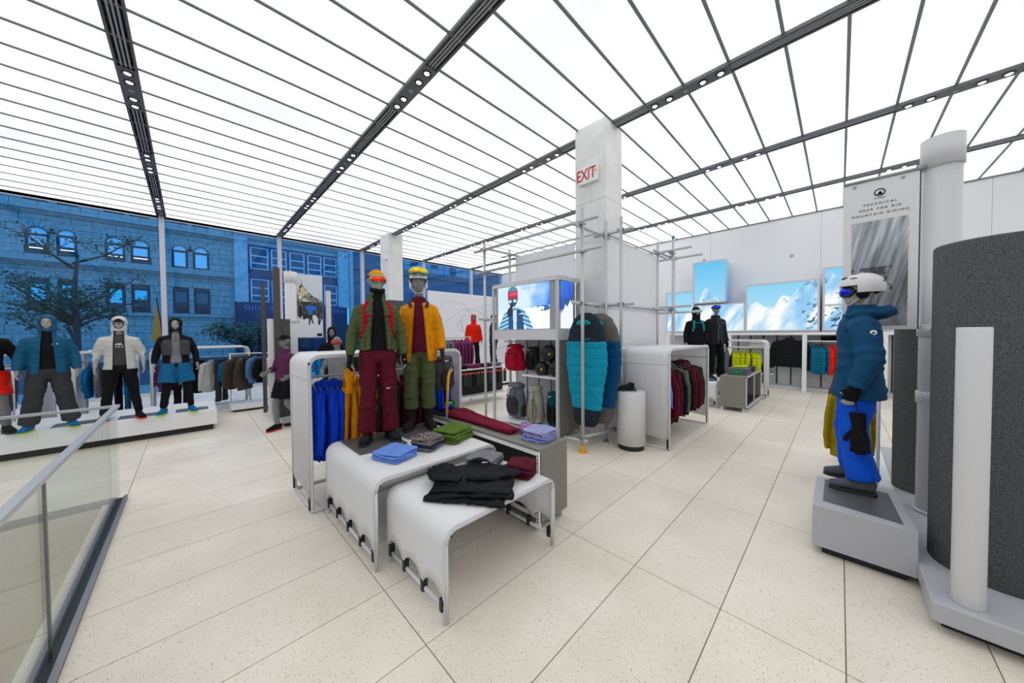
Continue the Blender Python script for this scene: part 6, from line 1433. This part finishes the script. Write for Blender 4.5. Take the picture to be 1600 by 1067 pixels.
MB().tube([(0, 0, 0), (0, 0, .4), (.03, 0, .47), (.09, 0, .5)], (.012, .018), 8).build('shaft', mat('axe_yellow', 'E8A318', .4), ax, smooth=True); MB().prism([(-.08, .0), (.05, .03), (.06, .05), (-.03, .045)], -.004, .004, Matrix(((1, 0, 0, .09), (0, 0, 1, 0), (0, 1, 0, .48), (0, 0, 0, 1)))).build('head', CLAMP, ax); MB().cyl((0, 0, -.05), (0, 0, .02), .014, 10).build('spike_guard', mat('guard_teal', '1E8CA0', .5), ax)
# mustard glove and small dark helmet in olive mannequin's hand
mg = empty('ski_glove', (1.02, 3.40, 1.30), R(160), 1, 'mustard yellow ski glove hanging beside the olive mannequin hand', 'glove'); gme = glove_mesh(.026); put('shell', gme, C_MUS, mg); mg.rotation_euler = (R(180), 0, R(-20)); mg.location = (1.13, 3.46, 1.22); mg.scale = (.8, .8, .8)
bkp = [('bright red backpack hanging on the upper left of the lightbox shelves', (4.33, 4.28, 1.0), C_RED, C_RED, .4, .24, .46, 1.05), ('slate blue backpack hanging low on the left of the lightbox shelves', (4.33, 4.25, .14), C_SLT, C_DGR, .36, .24, .56, 1.1), ('tall pale beige trekking backpack standing on the low shelf', (4.33, 3.78, .12), cloth('pack_beige', 'B3B1A6'), cloth('pack_beige_dark', 'A09A8C'), .3, .24, .62, 1.03), ('dark teal backpack at the right end of the low shelf', (4.4, 3.42, .12), cloth('pack_teal', '12505A'), C_BLK, .26, .2, .56, 1.), ('dark green backpack behind the red one on the lightbox unit', (4.45, 3.95, 1.02), C_FGR, C_BLK, .28, .2, .42, 1.)]
for l_, loc, m, m2, w_, d, h, s in bkp: backpack(l_, loc, R(-90), m, m2, w_, d, h, s, straps=False)
def duffel(label, loc, rz, m, L_=.5, r=.14):
    rz += R(38)
    t = empty('duffel_bag', loc, rz, 1, label, 'bag'); put('body', organic(lambda mb: mb.tube([(-L_/2, 0, r), (-L_/2+.04, 0, r), (L_/2-.04, 0, r), (L_/2, 0, r)], [r*.8, r, r, r*.8], 22), .012, 2, folds(.008, 6, 6, 8, 3)), m, t)
    MB().tube([(-L_/2-.004, 0, r), (-L_/2+.012, 0, r)], [r*.16, r*.26], 16).build('end_patch', mat('patch_yellow', 'D9B81C', .5), t)
    for q in (1, -1): MB().tube([(q*L_*.2, -r*.9, r*.4), (q*L_*.2, -r*1.06, r), (q*L_*.2, -r*.4, r*1.95), (q*L_*.2, r*.5, r*1.9)], (.018, .003), 6, ref=(1, 0, 0)).build('webbing', C_DGR, t)
dk = mat('duffel_black', '1B1C1E', .35, var=.2)
duffel('black duffel with yellow end patch, right front on the upper shelf', (4.4, 3.38, .99), R(0), dk, .42, .13); duffel('black duffel with yellow end patch, left of the front one on the upper shelf', (4.38, 3.68, .99), R(0), dk, .38, .11); duffel('black duffel stacked on top of the other duffels', (4.42, 3.55, 1.235), R(0), dk, .42, .13)
# sleeping bags
def sbag(label, loc, rz, mA, mB_, mHood, W=.34, Hh=1.66):
    t = empty('sleeping_bag', loc, rz, 1, label, 'sleeping bag')
    prof = [(-.02, .08), (-.1, .2), (-.25, .28), (-.5, .335), (-.8, .34), (-1.15, .28), (-1.4, .24), (-1.62, .2), (-1.68, .14)]
    def sec(z0, z1, grow=0.):
        pts = [(z, a) for z, a in prof if z1 <= z <= z0]
        f = lambda z: float(np.interp(-z, [-p[0] for p in prof], [p[1] for p in prof]))
        zs = [z0]+[z for z, a in pts if z1+.02 < z < z0-.02]+[z1]; return [((0, 0, z), (f(z)*W/.34+grow, .085*min(1, f(z)/.2)+grow)) for z in zs]
    def part(name, z0, z1, m, q=True, grow=0.):
        S = sec(z0, z1, grow); me = organic(lambda mb: mb.tube([p for p, r in S], [r for p, r in S], 30), .013, 2, quilt(.012, .135, .006) if q else folds(.006, 6, 6, 6, 2)); return put(name, me, m, t)
    part('quilted_shell', -.44, -1.42, mA, True, .002); part('foot_box', -1.4, -1.68, mB_, False); part('shoulder_panel', -.02, -.45, mHood, False)
    ho = put('hood_opening', organic(lambda mb: mb.ell((0, -.055, -.185), (.135, .045, .075), 20, 12, Matrix.Rotation(R(14), 3, 'X')), .008, 1, folds(.004, 14, 14, 20, 3)), cloth('bag_teal_lining', '1FA8A0'), t)
    put('hood_baffle', organic(lambda mb: mb.tube([(-.13, -.08, -.2), (0, -.105, -.215), (.13, -.08, -.2)], [.012, .022, .012], 10), .008, 1), mHood, ho)
    MB().tube([(0, 0, -.03), (0, 0, .06), (.02, 0, .09), (0, 0, .11)], .003, 6).build('hanger_hook', CLAMP, t)
    return t
a_ = sbag('teal quilted sleeping bag with black hood and foot hanging from the scaffold', (4.14, 2.63, 2.02), R(-90), cloth('bag_teal', '14A0BC', .5, .08), cloth('bag_dark', '26333B'), cloth('bag_dark', '26333B'))
o = link('logo', LOGOM, a_); o.matrix_local = basis((.12, -.098, -.4), (1, 0, 0), (0, 0, 1)) @ Matrix.Diagonal((2.2, 2.2, 2, 1)); setmat(o, cloth('bag_teal_lining', '1FA8A0'))
sbag('navy blue sleeping bag with grey hood hanging behind the teal one', (4.42, 2.58, 2.02), R(-90), cloth('bag_navy', '17507E', .5, .08), cloth('bag_grey', '6B6A68'), cloth('bag_grey', '6B6A68'), .36)
# boot on the pedestal
def boot(label, loc, rz, m, s=1.):
    t = empty('hiking_boot', loc, rz, s, label, 'boot')
    put('upper', organic(lambda mb: (mb.tube([(0, -.09, .05), (0, -.02, .06), (0, .06, .055), (0, .13, .045), (0, .17, .04)], [(.036, .045), (.042, .052), (.045, .045), (.046, .034), (.03, .024)], 14, ref=(0, 0, 1)), mb.tube([(0, -.045, .06), (0, -.055, .13)], [(.04, .05), (.042, .05)], 14)), .007, 2), m, t)
    MB().prism([(-.02, -.13), (.02, -.13), (.038, -.1), (.036, 0), (.05, .09), (.045, .15), (.015, .19), (-.015, .19), (-.045, .15), (-.05, .09), (-.036, 0), (-.038, -.1)], 0, .022).build('sole', mat('boot_green_sole', '2C3A34', .6), t, bevel=.003)
    lm = MB()
    for k in range(5): lm.tube([(-.028, -.01+.026*k, .115-.012*k), (0, -.006+.026*k, .121-.012*k), (.028, -.01+.026*k, .115-.012*k)], .003, 6)
    lm.build('laces', BLK, t); return t
boot('single dark green hiking boot on the round white pedestal', (4.6, 2.2, .847), R(45), cloth('boot_green', '1F2A28'), .92)
# goods on cube cabinet and far tables
g_ = empty('goggle_box', (8.85, 1.6, .75), label='grey goggle box with blue green picture on the cube cabinet', cat='box'); box('carton', mat('carton_grey', '55585E', .5), -.25, .25, -.18, .18, 0, .15, g_, bevel=.003)
MB().box(-.2535, -.25, -.12, .1, .04, .11).build('printed_goggle', LENS_G, g_); MB().box(-.12, .12, -.1835, -.18, .04, .11).build('printed_goggle', LENS_B, g_)
stack(C_CHA, 'chartreuse folded top on the cube cabinet box', (9.0, 1.6, .9), 0, .26, .26, .03, 1, None)
stack(C_DGR, 'dark folded tops on the cube cabinet', (9.7, 1.6, .75), 0, .4, .3, .04, 3, 'dark tops on the cube cabinet')
loose_goggle((9.35, 1.55, .75), R(120), LENS_B, 'blue goggles standing on the cube cabinet top', C_BLK)
for i, x in enumerate((8.55, 8.72)): boot(('dark boot at the front edge of the far low table, left', 'dark boot at the front edge of the far low table, right')[i], (x, 2.42-.26*i, .577), R(140), cloth('boot_dark2', '25272B'), 1.2)
stack(cloth('camel', '6B5B45'), 'camel folded sweater on the wall shelf', (12.6, 3.1, 1.3), 0, .35, .4, .06, 3, 'camel sweaters on the wall shelf', name='folded_sweater')
stack(C_BLK, 'dark folded trousers on the wall shelf over the puffers', (12.62, .1, 1.45), 0, .25, .5, .04, 3, 'dark trousers on the wall shelf', 'trousers', name='folded_trousers')
stack(C_WHT, 'white packaged tee on the small wall shelf', (12.6, 1.8, 1.245), 0, .3, .4, .06, 4, 'white packaged tees on the wall shelf')
stack(C_BLK, 'black folded trousers on the low wall shelf', (12.6, 1.8, .445), 0, .3, .5, .05, 5, 'black trousers on the low wall shelf', 'trousers', name='folded_trousers')
# bins table goods
cols = [(C_BLK, 'black'), (C_PNK, 'berry'), (C_MAR, 'maroon'), (C_SLT, 'slate')]
for i, (m, nm) in enumerate(cols): stack(m, f'{nm} folded trousers on the white bin table', (4.5+i*.36, 6.35, .885), .1*i, .28, .42, .03, 3, f'{nm} trousers on the bin table', 'trousers', name='folded_trousers')
for i in range(12):
    q = MB().box(-.05, .05, -.004, .004, -.3, 0).box(-.02, .02, -.006, .006, 0, .05).build('packaged_sock', [C_BLK, C_DGR, C_FGR][i % 3], loc=(4.42+i*.125, 6.12, .78)); MB().box(-.05, .05, -.0065, -.0045, -.02, .02).build('header_card', mat('card_red', 'D4492E', .5), q)
    tag(q, f"{['black', 'charcoal', 'dark green'][i % 3]} packaged sock with red card, {ORD[i]} from the left under the bin table top", 'sock', 'packaged socks under the bin table top')
for o in list(bpy.data.objects):
    if o.name.startswith('tmp'): bpy.data.objects.remove(o)

for o in bpy.data.objects:
    l = o.get('label')
    if l and len(l.split()) > 16: print('LONG', o.name, l)
